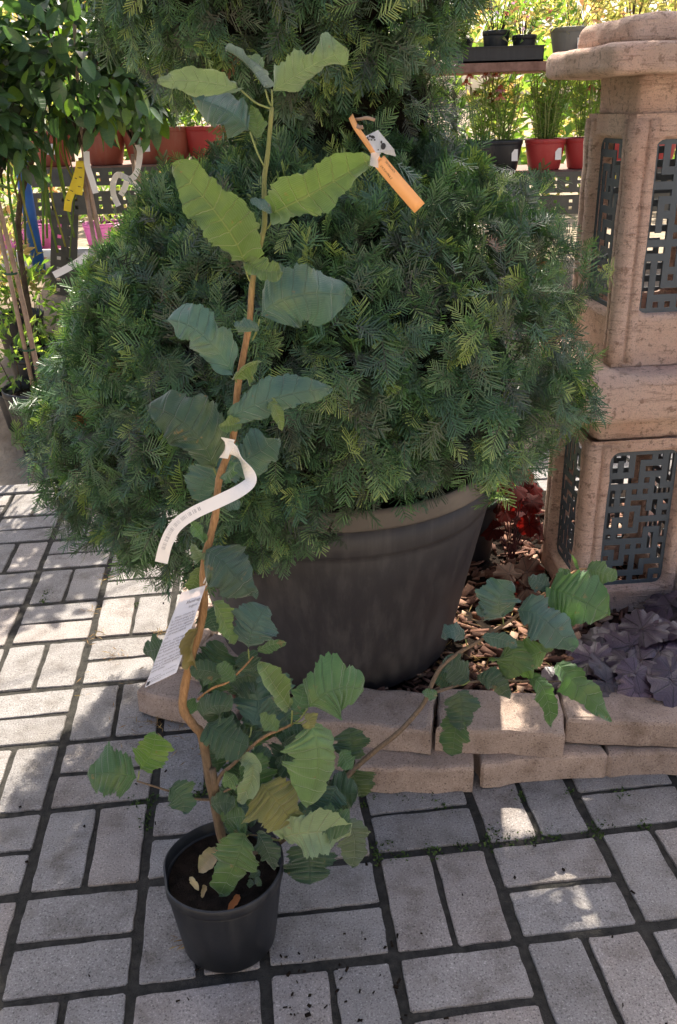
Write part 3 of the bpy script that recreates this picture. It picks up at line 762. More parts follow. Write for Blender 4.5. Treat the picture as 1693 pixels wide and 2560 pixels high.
branch([atY(*C6(660, 1060), 1.10), atY(*C6(720, 1030), 1.09), atY(*C6(790, 1000), 1.08)], .0022, .0014)
put('cut_stub', *tube([atY(*C6(672, 1080), 1.10), atY(*C6(662, 1000), 1.095), atY(*C6(650, 928), 1.09)], [.0062, .0058, .0056], 9), 'hazelbark', hazel)
branch([atY(*C6(825, 1248), 1.075), atY(*C6(905, 1256), 1.08), atY(*C6(985, 1280), 1.11)], .0012, .0022)

def saw(x): return x - math.floor(x)
def hazel_outline(u, pw=.40, tipw=.60):
    w_ = (u ** pw) * ((1 - u) ** tipw); um = pw / (pw + tipw); return w_ / ((um ** pw) * ((1 - um) ** tipw))
def leaf3d(name, b, m, t, width, roll=0, fold=(0, 0), curl=(0, 0), face=1, seed=0, wave=.5, n=52, h=8, outline=hazel_outline, veins=8, ser=.27, asym=0, cord=.14, corr=.0024, irr=1.0):
    """leaf blade bent along base-mid-tip, folded and curled about the midrib"""
    b, m, t = Vector(b), Vector(m), Vector(t); r = random.Random(seed)
    Vw = (Vector((0, 0, CAM_H)) - m).normalized(); L = (m - b).length + (t - m).length
    cpt = m * 2 - (b + t) * .5; V = []; UV = []; ph = [r.uniform(0, 6.28) for _ in range(6)]
    for i in range(n + 1):
        u = i / n
        for j in range(-h, h + 1):
            v = j / h; av = abs(v)
            ue = u + .20 * av * (1 - u) - cord * av * av * max(0, 1 - u * 3.2) ** 2
            ue = min(ue, 1.0) if ue >= 0 else ue
            p = b * (1 - ue) ** 2 + cpt * 2 * ue * (1 - ue) + t * ue * ue
            T = ((cpt - b) * (1 - ue) + (t - cpt) * ue).normalized()
            A = T.cross(Vw).normalized(); Nn = A.cross(T).normalized()
            A, Nn = A * math.cos(roll) + Nn * math.sin(roll), Nn * math.cos(roll) - A * math.sin(roll)
            wd = max(0, hazel_outline(u) if outline is hazel_outline else outline(u)) * width / 2 * (1 + asym * (1 if v > 0 else -1))
            k = saw(u * 11 + ph[0]); big = (k if k < .75 else (1 - k) / .25 * .75) - .38; k2 = saw(u * 26 + ph[1]) - .5; lo = .15 * math.sin(u * 8 + ph[5] + v) + .12 * math.sin(u * 15 + ph[4] - v) + .06 * math.sin(u * 29 + ph[3])
            wd *= 1 + (ser * big + ser * .5 * k2) * av ** 5 * (1 - .6 * u) + lo * av ** 2 * irr
            sgn = 0 if v >= 0 else 1; s_ = av * wd
            f0, cu = fold[sgn], curl[sgn] / (width / 2)
            # arc in the (A,N) plane
            if abs(cu) > 1e-4: q1 = f0 + cu * s_; dx = (math.sin(q1) - math.sin(f0)) / cu; dz = -(math.cos(q1) - math.cos(f0)) / cu
            else: dx, dz = s_ * math.cos(f0), s_ * math.sin(f0)
            p = p + A * (dx if v >= 0 else -dx) + Nn * dz
            amp = width * .075 * (wave + .25)
            p = p + Nn * (amp * av * av * (math.sin(u * 8 + ph[2] + (2 if v > 0 else 0)) + .7 * math.sin(u * 17 + ph[3] + v) + .35 * math.sin(u * 31 + ph[1])) + amp * .5 * math.sin(u * 5 + ph[4]))
            vf = u * veins; p = p + Nn * (face * corr * 2.0 * min(1.15, width / .09) * (abs(math.sin(math.pi * (vf + .25 * math.sin(u * 11 + ph[0])))) ** .7 - .6) * (.7 + .5 * math.sin(u * 6 + ph[1] + v)) * min(1, av * 4) * (1 - av ** 4))
            V.append(p); UV.append((u, v * .5 + .5))
    c = 2 * h + 1; F = []
    for i in range(n):
        for j in range(2 * h):
            q = (i * c + j, i * c + j + 1, (i + 1) * c + j + 1, (i + 1) * c + j)
            F.append(q if face > 0 else q[::-1])
    return V, F, UV
GR = dict(blue=(.074, .155, .128), dark=(.045, .105, .050), mid=(.072, .160, .055), light=(.125, .22, .078), under=(.105, .175, .058), yel=(.20, .20, .055), pale=(.165, .235, .145), bright=(.085, .20, .018))
lc = [0]
def hleaf(crop, b, m, t, wpx, col, Y, dT=0, dM=0, pet=None, petY=None, scale=None, mat='hazel', **kw):
    """leaf from picture points: base, middle, tip; width in picture pixels of that crop"""
    lc[0] += 1; kz = {C6: 1.96, C7: 2.0907, C8: 2.751, CR: 2.2626}[crop]
    B = atY(*crop(*b), Y); M_ = atY(*crop(*m), Y + dM + dT * .45); T = atY(*crop(*t), Y + dT)
    wd = pxm(M_, wpx / kz) * (1.27 if crop in (C6, CR) else 1.2); M_ = B + (M_ - B) * 1.05; T = B + (T - B) * 1.07
    kw.setdefault('seed', lc[0] * 13); kw['asym'] = kw.get('asym', 0) + random.uniform(-.1, .1)
    for k_ in ('roll',): kw[k_] = R(kw.get(k_, 0))
    kw['fold'] = tuple(R(a) for a in kw.get('fold', (0, 0))); kw['curl'] = tuple(R(a) for a in kw.get('curl', (0, 0)))
    if crop in (C7, C8):
        kw['fold'] = tuple(a * 1.4 for a in kw['fold']); kw['curl'] = tuple(a * 1.7 for a in kw['curl']); kw['wave'] = kw.get('wave', .5) * 1.35
    V, F, UV = leaf3d('leaf', B, M_, T, wd, **kw)
    cc = GR[col] if isinstance(col, str) else col; j = random.uniform(.84, 1.12)
    if crop in (C6, CR) and col in ('blue', 'dark'): j *= .76
    o = put('leaf', V, F, mat, hazel, uv=UV, color=tuple(x * j for x in cc))
    if pet is not None:
        Pp = atY(*crop(*pet), petY if petY is not None else Y)
        Pm = (Pp + B) / 2 + Vector((0, 0, -.004))
        put('petiole', *tube(spline([Pp, Pm, B], 4), .00125, 6), MAT['petiole'], o)
    return o
MAT['petiole'] = simple('green_petiole', (.24, .28, .09), .6, (.17, .2, .06), 40)
# -- along the upper stem
hleaf(C7, (690, 300), (860, 205), (1065, 112), 250, 'pale', 1.20, -.03, -.01, pet=(690, 390), roll=-25, fold=(-18, 15), curl=(-30, -45), asym=.22, wave=1.2)
hleaf(C7, (655, 300), (585, 200), (462, 112), 150, 'pale', 1.20, .03, .02, pet=(688, 385), roll=20, fold=(-30, -50), curl=(-40, -60), wave=1.3)
hleaf(C7, (525, 300), (360, 265), (122, 265), 165, 'pale', 1.19, -.04, -.02, pet=(680, 400), roll=-18, fold=(25, -30), curl=(35, -30), wave=1.0, asym=-.1)
hleaf(C7, (575, 520), (450, 420), (282, 345), 235, 'blue', 1.195, .02, -.01, pet=(648, 700), roll=-15, fold=(-12, -22), curl=(-25, -30), wave=1.2, asym=.15)
hleaf(C7, (598, 560), (615, 500), (585, 400), 90, 'under', 1.205, .02, 0, roll=10, face=-1, fold=(20, 20))
hleaf(C7, (700, 950), (880, 850), (1168, 690), 250, 'under', 1.19, -.05, -.02, pet=(655, 1035), petY=1.2, roll=14, face=-1, fold=(10, 26), curl=(12, 20), wave=1.0, asym=-.2)
hleaf(C7, (700, 955), (640, 905), (585, 890), 70, 'blue', 1.19, -.01, 0, roll=-35, fold=(-10, 10))
hleaf(C7, (545, 1210), (430, 985), (196, 735), 250, 'under', 1.19, -.05, -.02, pet=(580, 1310), petY=1.195, roll=-14, face=-1, fold=(18, 8), curl=(24, 5), wave=.9, asym=.1)
hleaf(C7, (560, 1200), (640, 1240), (735, 1255), 110, 'under', 1.18, -.02, -.01, face=-1, roll=20, fold=(12, 15), wave=1.2)
hleaf(C7, (625, 1500), (800, 1385), (1058, 1385), 330, 'blue', 1.18, .015, -.02, pet=(588, 1610), petY=1.19, roll=-8, fold=(-8, -14), curl=(-18, -20), wave=.8, asym=.12, corr=.0026)
hleaf(C7, (625, 1560), (570, 1545), (505, 1540), 80, 'blue', 1.17, -.02, 0, roll=-20, fold=(-10, -35), curl=(0, -30))
hleaf(C7, (495, 1790), (330, 1590), (162, 1525), 230, 'blue', 1.17, .0, -.02, pet=(515, 1850), petY=1.185, roll=10, fold=(-10, -10), curl=(-20, -25), wave=1.0, corr=.0026)
hleaf(C7, (490, 1830), (540, 1760), (610, 1740), 130, 'under', 1.165, -.02, 0, face=-1, roll=-20, fold=(15, 30), curl=(10, 35), wave=1.1)
hleaf(C8, (650, 690), (930, 560), (1325, 482), 235, 'blue', 1.16, -.01, -.02, pet=(690, 800), petY=1.175, roll=-12, fold=(-8, -10), curl=(-20, -15), wave=.9, corr=.0024)
hleaf(C8, (905, 590), (970, 590), (1020, 750), 80, 'under', 1.15, -.01, -.01, face=-1, roll=20, fold=(10, 20), wave=1.2)
hleaf(C8, (760, 700), (690, 720), (610, 735), 110, 'under', 1.15, -.01, 0, face=-1, roll=25, fold=(10, 25), curl=(0, 30))
hleaf(C8, (560, 1010), (400, 760), (135, 612), 400, (.040, .085, .050), 1.16, .0, -.03, pet=(600, 1085), petY=1.165, roll=8, fold=(-6, -12), curl=(-22, -14), wave=1.0, asym=.05, corr=.0026)
hleaf(C8, (610, 1060), (790, 960), (985, 825), 260, 'blue', 1.20, .03, .02, roll=-15, fold=(-8, -5), curl=(-15, -10), wave=.9, corr=.0024)
hleaf(C8, (600, 1020), (510, 1110), (470, 1240), 240, 'blue', 1.19, .01, .0, roll=10, fold=(-5, -8), curl=(-10, -20))
hleaf(C8, (590, 1090), (660, 1050), (700, 1010), 110, 'mid', 1.15, -.02, 0, roll=20, fold=(10, -30), wave=1.3)
hleaf(C8, (640, 1240), (680, 1270), (740, 1250), 70, 'blue', 1.19, .02, 0)
hleaf(C8, (512, 1590), (640, 1680), (800, 1872), 340, (.042, .090, .058), 1.125, -.03, -.02, pet=(490, 1690), petY=1.14, roll=8, fold=(-10, -8), curl=(-20, -18), wave=.6)
hleaf(C8, (512, 1540), (450, 1460), (398, 1390), 95, 'mid', 1.135, -.01, 0, roll=-30, fold=(20, 20), wave=1.5)
hleaf(C8, (490, 1650), (450, 1600), (415, 1560), 90, 'pale', 1.135, -.01, 0, roll=20, fold=(20, 20), wave=1.6)
hleaf(C8, (472, 1690), (440, 1770), (400, 1860), 90, 'under', 1.15, .01, 0, face=-1, roll=10, fold=(5, 8))
# -- behind and around the card
hleaf(C6, (425, 335), (380, 340), (320, 352), 95, 'dark', 1.15, .02, 0, roll=10)
hleaf(C6, (605, 150), (640, 190), (665, 250), 130, 'blue', 1.15, .02, 0, roll=-10)
hleaf(C6, (640, 100), (700, 190), (740, 300), 85, 'under', 1.125, -.01, 0, face=-1, roll=25, fold=(20, 10), wave=1.6)
hleaf(C6, (580, 225), (545, 320), (562, 412), 125, (.26, .21, .12), 1.085, -.005, -.005, roll=-10, fold=(42, 48), curl=(35, 60), wave=1.6, mat='dryleaf', corr=.003)
hleaf(C6, (825, 338), (850, 240), (915, 140), 185, 'blue', 1.12, .01, -.01, pet=(830, 395), roll=5, fold=(-5, -8), curl=(-12, -8), wave=.6)
hleaf(C6, (865, 352), (930, 322), (1002, 310), 60, 'mid', 1.12, .0, 0, roll=-25, fold=(-10, 25))
hleaf(C6, (610, 470), (650, 400), (700, 325), 160, 'dark', 1.115, .03, .01, roll=-10, fold=(-5, -10))
hleaf(C6, (700, 480), (630, 450), (548, 440), 95, 'dark', 1.10, -.01, 0, roll=20, fold=(-20, -10))
hleaf(C6, (765, 498), (720, 455), (682, 415), 62, 'mid', 1.09, -.01, 0, roll=-20, fold=(20, -10))
hleaf(C6, (850, 460), (830, 410), (800, 360), 110, 'dark', 1.125, .01, 0, roll=10)
hleaf(C6, (1040, 640), (960, 530), (890, 415), 120, 'under', 1.075, -.015, -.01, pet=(1035, 715), petY=1.09, face=-1, roll=-10, fold=(12, 30), curl=(20, 40), wave=.8)
hleaf(C6, (1045, 640), (1080, 590), (1095, 515), 85, 'mid', 1.085, .02, 0, roll=10, fold=(10, -10))
hleaf(C6, (1115, 630), (1240, 540), (1378, 548), 245, 'mid', 1.08, .02, -.01, pet=(1045, 705), petY=1.09, roll=-12, fold=(-6, -8), curl=(-14, -22), wave=.5, asym=.05)
hleaf(C6, (840, 720), (870, 590), (800, 450), 225, 'blue', 1.105, .03, .01, pet=(830, 770), petY=1.09, roll=8, fold=(-5, -8), curl=(-10, -15), wave=.5)
hleaf(C6, (920, 560), (960, 640), (1000, 690), 130, 'blue', 1.11, .01, 0, roll=-5)
hleaf(C6, (596, 670), (660, 620), (738, 640), 125, 'dark', 1.095, -.01, -.01, roll=-20, fold=(-10, -20), curl=(0, -25))
hleaf(C6, (575, 640), (545, 620), (520, 600), 70, 'mid', 1.11, 0, 0)
hleaf(C6, (618, 700), (710, 760), (812, 810), 165, 'dark', 1.09, -.01, -.01, roll=10, fold=(-5, -10), curl=(-15, -10))
hleaf(C6, (700, 790), (690, 830), (680, 860), 60, 'dark', 1.09)
hleaf(C6, (975, 740), (930, 700), (885, 665), 65, 'light', 1.075, -.01, 0, roll=-20, fold=(25, 0))
hleaf(C6, (1115, 680), (1170, 870), (1118, 1080), 225, 'light', 1.065, -.02, -.02, pet=(1045, 700), petY=1.09, roll=-6, fold=(-4, -25), curl=(-8, -50), wave=.5, asym=.25)
hleaf(C6, (1110, 690), (1120, 690), (1130, 730), 70, 'yel', 1.06, -.005, 0)
hleaf(C6, (1325, 885), (1330, 810), (1315, 735), 140, 'dark', 1.225, .02, 0, roll=8, fold=(8, 8))
hleaf(C6, (1330, 915), (1350, 980), (1375, 1050), 140, (.055, .105, .035), 1.22, .01, 0, roll=-8, fold=(8, 10))
hleaf(C6, (1280, 830), (1300, 880), (1330, 920), 70, 'mid', 1.215, -.01, 0, roll=20)
hleaf(C6, (770, 882), (845, 930), (775, 1075), 115, 'pale', 1.075, -.02, -.015, face=-1, roll=20, fold=(20, 40), curl=(20, 60), wave=.8)
hleaf(C6, (800, 880), (860, 940), (900, 1010), 150, 'mid', 1.095, .01, 0, roll=-10, fold=(-10, 0))
hleaf(C6, (760, 950), (735, 975), (700, 990), 80, 'light', 1.085, -.01, 0, roll=15, fold=(20, 0))
hleaf(C6, (885, 990), (960, 1080), (1045, 1185), 215, 'yel', 1.07, -.02, -.01, roll=6, fold=(-6, -6), curl=(-14, -14), wave=.8)
hleaf(C6, (840, 1020), (850, 1070), (830, 1110), 150, (.06, .12, .03), 1.085, -.01, 0, roll=6)
hleaf(C6, (1095, 940), (1030, 920), (968, 885), 100, 'dark', 1.10, .02, 0, roll=10, fold=(10, -15))
hleaf(C6, (1000, 780), (1030, 800), (1065, 835), 60, 'dark', 1.11)
hleaf(C6, (640, 1105), (700, 1090), (752, 1105), 85, 'dark', 1.085, -.01, 0, roll=-10, wave=1.3)
hleaf(C6, (690, 1185), (750, 1165), (805, 1160), 100, 'mid', 1.08, -.01, 0, roll=-10, wave=1.0)
hleaf(C6, (805, 1245), (770, 1370), (690, 1530), 175, (.072, .14, .040), 1.055, -.03, -.015, pet=(825, 1250), petY=1.075, roll=10, fold=(-6, -10), curl=(-12, -16), wave=1.0)
hleaf(C6, (720, 1230), (760, 1200), (800, 1180), 110, 'mid', 1.075, 0, 0, roll=-10)
hleaf(C6, (865, 1235), (910, 1310), (948, 1415), 85, 'dark', 1.07, -.02, -.01, roll=-15, fold=(-10, 10), wave=1.1)
hleaf(C6, (985, 1272), (1120, 1235), (1312, 1250), 185, 'pale', 1.06, .0, -.02, pet=(920, 1258), petY=1.08, face=-1, roll=-22, fold=(10, 15), curl=(30, 10), wave=.6)
hleaf(C6, (1140, 1200), (1230, 1190), (1310, 1230), 130, (.07, .14, .05), 1.05, -.005, 0, roll=10, fold=(-15, 0))
hleaf(C6, (1120, 1285), (1125, 1380), (1130, 1478), 205, 'dark', 1.075, -.03, 0, roll=-4, fold=(-4, -6), curl=(-8, -10), wave=.6)
hleaf(C6, (1260, 1000), (1215, 1100), (1180, 1180), 165, 'blue', 1.10, -.02, 0, roll=-8, fold=(-8, 0))
hleaf(C6, (1300, 1180), (1345, 1270), (1330, 1390), 120, (.085, .125, .07), 1.085, -.01, 0, roll=10, fold=(-5, -10))
rl = random.Random(77)
for bx_, by_, n_ in ((640, 560, 3), (720, 520, 3), (800, 470, 2), (700, 760, 3), (830, 830, 3), (940, 770, 3), (760, 1010, 3), (1060, 800, 3), (1180, 1080, 3), (760, 1130, 3), (960, 1240, 2), (1010, 700, 2)):
    for _ in range(n_):
        a_ = rl.uniform(0, 6.28); L_ = rl.uniform(110, 190)
        t_ = (bx_ + L_ * math.cos(a_), by_ + L_ * .8 * math.sin(a_) + 25); m_ = ((bx_ + t_[0]) / 2 + rl.uniform(-12, 12), (by_ + t_[1]) / 2 - 12)
        hleaf(C6, (bx_ + 10 * math.cos(a_), by_ + 10 * math.sin(a_)), m_, t_, L_ * rl.uniform(.65, .9), rl.choice(['dark', 'blue', 'dark', 'mid']), 1.12 + rl.uniform(0, .04), rl.uniform(-.02, .04), 0, roll=rl.uniform(-25, 25), fold=(rl.uniform(-18, 8), rl.uniform(-18, 8)), curl=(rl.uniform(-35, 5), rl.uniform(-35, 5)), wave=rl.uniform(.5, 1.1))
# -- low left twig
hleaf(C6, (284, 972), (170, 950), (48, 955), 190, (.058, .13, .050), 1.04, -.01, -.005, roll=-6, fold=(-4, -8), curl=(-8, -12), wave=.5)
hleaf(C6, (290, 935), (345, 850), (365, 762), 140, 'bright', 1.045, .0, 0, pet=(280, 980), petY=1.04, roll=5, fold=(4, 6), wave=.4)
hleaf(C6, (432, 1020), (490, 1060), (500, 1130), 115, 'dark', 1.06, -.01, 0, roll=10, fold=(-10, 10))
# -- long right branch
hleaf(CR, (582, 440), (560, 360), (630, 250), 185, 'blue', 1.37, -.02, -.01, pet=(590, 480), petY=1.39, roll=-15, fold=(-5, -5), curl=(-10, -10), wave=1.0)
hleaf(CR, (575, 435), (510, 400), (438, 400), 90, 'blue', 1.37, -.02, 0, roll=10)
hleaf(CR, (372, 562), (310, 520), (242, 556), 85, 'blue', 1.33, -.02, -.01, pet=(385, 600), petY=1.34, roll=-20, fold=(-8, -8))
hleaf(CR, (455, 545), (560, 560), (650, 600), 80, 'blue', 1.355, -.01, 0, roll=-20, fold=(-10, 10))
hleaf(CR, (585, 590), (640, 660), (590, 770), 170, (.058, .115, .022), 1.36, -.02, 0, roll=12, fold=(-10, -5))
hleaf(CR, (852, 622), (740, 660), (590, 745), 150, (.075, .16, .025), 1.39, -.03, -.01, roll=18, fold=(-10, -8), curl=(-15, -10))
hleaf(CR, (800, 630), (830, 610), (862, 620), 50, 'light', 1.38)
hleaf(CR, (655, 400), (800, 440), (945, 612), 190, 'blue', 1.40, -.03, -.02, roll=12, fold=(-10, -6), curl=(-10, -18), wave=1.0, corr=.0022)
hleaf(CR, (850, 275), (980, 320), (1158, 415), 270, (.066, .15, .050), 1.45, -.035, -.02, roll=4, fold=(-8, -6), curl=(-12, -14), wave=.6, corr=.0028)
hleaf(CR, (848, 272), (800, 245), (742, 212), 80, 'blue', 1.45, -.01, 0, roll=-10, fold=(10, -10))
hleaf(CR, (895, 240), (920, 205), (960, 180), 60, 'light', 1.48, .01, 0, roll=5)
hleaf(CR, (1052, 165), (1130, 180), (1220, 215), 90, 'light', 1.505, -.01, 0, roll=10, fold=(-15, -5))
hleaf(CR, (1010, 170), (1000, 140), (975, 88), 16, 'light', 1.50)
hleaf(CR, (395, 795), (330, 740), (255, 690), 125, 'dark', 1.32, -.01, 0, roll=-10, fold=(-5, -10), pet=(335, 820))
hleaf(CR, (300, 790), (250, 790), (205, 760), 90, 'dark', 1.33, .01, 0, roll=10)
hleaf(CR, (432, 790), (520, 800), (612, 888), 95, 'dark', 1.345, -.01, -.01, roll=-15, fold=(-5, -12))
hleaf(CR, (325, 848), (350, 940), (345, 1060), 150, 'dark', 1.30, -.02, 0, roll=6, fold=(-5, -8), curl=(-15, -10))
hleaf(CR, (335, 980), (310, 1090), (300, 1208), 130, (.050, .105, .028), 1.295, -.02, 0, roll=-6, fold=(-5, 10), wave=.8)
hleaf(CR, (722, 792), (810, 840), (848, 1045), 90, (.066, .15, .038), 1.40, -.02, -.02, roll=25, fold=(-10, 5), wave=.8)
hleaf(CR, (885, 695), (980, 790), (1168, 1000), 125, 'mid', 1.42, -.03, -.02, roll=15, fold=(-12, 10), curl=(-10, 10), wave=1.3)
hleaf(CR, (215, 882), (175, 870), (135, 868), 50, 'mid', 1.28, -.01, 0, roll=-10)

# ------------------------------------------------------------------ strip, card, dry leaves belonging to the sapling's place
def ribbon(pts, width, up_, th=.0004):
    """bent strip with thickness; up_ gives the width direction at each point"""
    V = []; F = []; m = len(pts)
    for i, p in enumerate(pts):
        t = (Vector(pts[min(i + 1, m - 1)]) - Vector(pts[max(0, i - 1)])).normalized()
        a = Vector(up_[i]); a = (a - t * a.dot(t)).normalized(); nn = t.cross(a)
        for s, q in ((-1, -1), (1, -1), (1, 1), (-1, 1)): V.append(Vector(p) + a * s * width / 2 + nn * q * th)
    for i in range(m - 1):
        for j in range(4): F.append((i * 4 + j, i * 4 + (j + 1) % 4, (i + 1) * 4 + (j + 1) % 4, (i + 1) * 4 + j))
    F += [(3, 2, 1, 0), tuple((m - 1) * 4 + j for j in range(4))]
    return V, F
sv = [(C8(648, 878), 1.150), (C8(690, 890), 1.148), (C8(745, 950), 1.145), (C8(800, 1040), 1.140), (C8(815, 1110), 1.132), (C8(740, 1175), 1.122), (C8(600, 1245), 1.115), (C8(420, 1330), 1.110), (C8(300, 1420), 1.105), (C8(235, 1540), 1.100), (C8(202, 1668), 1.098)]
ctrl = [atY(*p_, y_) for p_, y_ in sv]; SP = spline(ctrl, 6)
ups = []
for i, p in enumerate(SP):
    f = i / (len(SP) - 1); t = (SP[min(i + 1, len(SP) - 1)] - SP[max(0, i - 1)]).normalized()
    vw = (Vector((0, 0, CAM_H)) - p).normalized(); a = t.cross(vw).normalized()
    tw = R(75) * math.exp(-((f - .20) / .10) ** 2) + R(25) * math.exp(-((f - .4) / .12) ** 2); ups.append(a * math.cos(tw) + t.cross(a) * math.sin(tw))
strip = put('paper_strip', *ribbon(SP, .0178, ups), 'paper', origin=SP[0], smooth=False)
tag(strip, 'curled white paper barcode strip looped round the sapling stem', 'label strip')
fl = MB(); q = [atY(*C8(*p_), 1.152) for p_ in ((610, 805), (708, 825), (660, 955), (588, 945))]; qb = [p + Vector((0, .0006, 0)) for p in q]
fl.add(q + qb, [(0, 1, 2, 3)[::-1], (4, 5, 6, 7), (0, 1, 5, 4), (1, 2, 6, 5), (2, 3, 7, 6), (3, 0, 4, 7)]); fl.put('strip_end', 'paper', strip, smooth=False)
bar = MB(); r_ = random.Random(5)
i0, i1 = int(len(SP) * .66), len(SP) - 5
for i in range(i0, i1):
    for s_ in range(3):
        if r_.random() < .12: continue
        f = s_ / 3 + r_.uniform(0, .1); p0 = SP[i].lerp(SP[i + 1], f); p1 = SP[i].lerp(SP[i + 1], f + r_.uniform(.08, .2))
        a = ups[i]; t = (SP[i + 1] - SP[i]).normalized(); vw = (Vector((0, 0, CAM_H)) - p0).normalized(); nn = t.cross(a); nn = nn if nn.dot(vw) > 0 else -nn
        o_ = nn * .0007
        bar.add([p0 - a * .0012 + o_, p1 - a * .0012 + o_, p1 + a * .0042 + o_, p0 + a * .0042 + o_], [(0, 1, 2, 3)])
bar.put('barcode', 'greyink', strip, smooth=False)

# care card hanging from the stem (laminated)
K0 = lambda x, y: (350 + x / 7.4667, 1450 + y / 7.4667)
tl, tr, br, bl = [atY(*K0(*p_), y_) for p_, y_ in (((785, 235), 1.145), ((1240, 95), 1.115), ((690, 1730), 1.085), ((95, 2015), 1.115))]
def card_pt(u, v_): # u across, v down
    return (tl * (1 - u) + tr * u) * (1 - v_) + (bl * (1 - u) + br * u) * v_
cn = ((tr - tl).cross(bl - tl)).normalized(); cn = cn if cn.y < 0 else -cn
def card_sheet(v0, v1, u0=0, u1=1, off=0, th=.0004):
    q = [card_pt(u, v_) + cn * off for u, v_ in ((u0, v0), (u1, v0), (u1, v1), (u0, v1))]; qb = [p - cn * th for p in q]
    return q + qb, [(0, 1, 2, 3), (7, 6, 5, 4), (4, 5, 1, 0), (5, 6, 2, 1), (6, 7, 3, 2), (7, 4, 0, 3)]
card = put('care_card', *card_sheet(.105, .99, .03, .97), 'cardpaper', origin=tr, smooth=False)
tag(card, 'laminated white card of printed planting text hanging on the sapling stem', 'plant card')
put('laminate', *card_sheet(0, 1, 0, 1, .0009, .0003), 'film', card, smooth=False)
put('tie', *tube([tr, tr + Vector((.006, 0, .022)), atY(*K0(1190, 60), 1.13)], .0012, 6), 'paper', card)
def text_mesh(body, size):
    cu = bpy.data.curves.new('lettering', 'FONT'); cu.body = body; cu.size = size; cu.resolution_u = 1
    o = bpy.data.objects.new('tmp', cu); me = bpy.data.meshes.new_from_object(o); bpy.data.objects.remove(o); return me
lines = [(.16, .45, .97, 'Bőtermő nagy'), (.215, .60, .92, 'mogyoró'), (.29, .16, .92, 'Származás - termesztett fajta'), (.325, .10, .96, 'Fa - közepesen gyenge növeke-'), (.36, .10, .96, 'désű, bokros növésű, erős'), (.395, .10, .96, 'szaporodó bokor, nagyméretű'), (.43, .10, .96, 'gyümölcsöket nevel, amelyek'), (.465, .10, .80, 'a héjból könnyen kifejthetők.'), (.50, .08, .22, 'jól.'), (.55, .06, .94, 'Gyümölcs - mérete nagy, íze'), (.585, .06, .93, 'kellemes, édeskés. Héja vékony,'), (.62, .06, .92, 'könnyen törhető, barna színű,'), (.655, .06, .90, 'ízes, fogyasztásra és sütni jó.'), (.70, .05, .92, 'Érési idő: szeptember közepe'), (.745, .05, .92, 'Termesztése - napos, meleg'), (.78, .05, .92, 'hely, a jó tápanyagú talajt'), (.815, .05, .92, 'kedveli. Öntözést igényel'), (.85, .05, .50, 'száraz nyárban.'), (.90, .50, .92, '2-3 méteres'), (.925, .04, .45, 'faiskola, telefon'), (.95, .16, .92, 'ápolás, gondozás, tanácsadás'), (.97, .16, .50, 'kertészet')]
for v_, u0, u1, tx in lines:
    me = text_mesh(tx, 1.0); co = np.zeros(len(me.vertices) * 3, dtype=np.float32); me.vertices.foreach_get('co', co); co = co.reshape(-1, 3)
    if not len(co): continue
    x0, x1 = co[:, 0].min(), co[:, 0].max(); hh = .036 if v_ < .22 else .025 if v_ < .88 else .016
    out = [card_pt(u0 + (x - x0) / (x1 - x0) * (u1 - u0), v_ - y / .72 * hh) + cn * .0016 for x, y, z in co]
    F = [tuple(p.vertices) for p in me.polygons]; put('lettering', out, F, 'brownink', card, smooth=False)
put('printed_square', *card_sheet(.945, .985, .045, .135, .0016, .0003), 'ink', card, smooth=False)

def ground_leaf(b, t, wpx, col, z, label, lift=.006, curl=(30, 30), kz=1.96, crop=C6, group=None):
    B, T = atZ(*crop(*b), z), atZ(*crop(*t), z); M_ = (B + T) / 2 + Vector((0, 0, lift)); lc[0] += 1
    V, F, UV = leaf3d('dry_leaf', B + Vector((0, 0, .003)), M_, T + Vector((0, 0, .003)), pxm(M_, wpx / kz), roll=0, fold=(R(10), R(10)), curl=(R(curl[0]), R(curl[1])), seed=lc[0], n=14, h=4, wave=.8, ser=.03)
    tag(put('dry_leaf', V, F, 'dryleaf', uv=UV, color=col, origin=B), label, 'leaf', group)
SZ = .146
ground_leaf((690, 1315), (582, 1440), 95, (.62, .48, .30), SZ, 'large pale beige dry leaf lying on the soil by the sapling stem')
ground_leaf((535, 1460), (583, 1530), 36, (.60, .47, .26), SZ, 'small twisted straw-coloured leaf on the pot soil', curl=(50, 50))
ground_leaf((618, 1500), (600, 1565), 30, (.42, .30, .16), SZ, 'small tan pointed leaf on the pot soil', curl=(40, 40))
ground_leaf((785, 1545), (728, 1640), 40, (.45, .16, .06), SZ, 'narrow rust-red leaf on the pot soil near the rim', curl=(40, 20))

# ================================================================== orange tag on the yew
KT = lambda x, y: (850 + x / 6.272, 270 + y / 6.272)
def strip_px(pts, wpx, th=.0005, tw=None):
    SPt = spline([atY(*KT(*p_), y_) for p_, y_ in pts], 4); ups_ = []
    for i, p in enumerate(SPt):
        t = (SPt[min(i + 1, len(SPt) - 1)] - SPt[max(0, i - 1)]).normalized(); vw = (Vector((0, 0, CAM_H)) - p).normalized()
        a = t.cross(vw).normalized(); an = R(tw or 0); ups_.append(a * math.cos(an) + t.cross(a) * math.sin(an))
    return ribbon(SPt, pxm(SPt[0], wpx / 6.272), ups_, th), SPt, ups_
TY = 1.43
(tv, tf), tsp, tup = strip_px([((610, 820), TY), ((760, 1000), TY - .005), ((980, 1260), TY - .012), ((1250, 1570), TY - .012)], 215)
otag = put('plant_tag', tv, tf, 'orange', origin=tsp[0]); tag(otag, 'orange plastic plant tag tied into the yew with clear tape', 'plant tag')
(tv, tf), _, _ = strip_px([((170, 130), TY + .05), ((250, 300), TY + .03), ((390, 500), TY + .015), ((490, 640), TY + .005), ((610, 820), TY)], 95, .0005, 30)
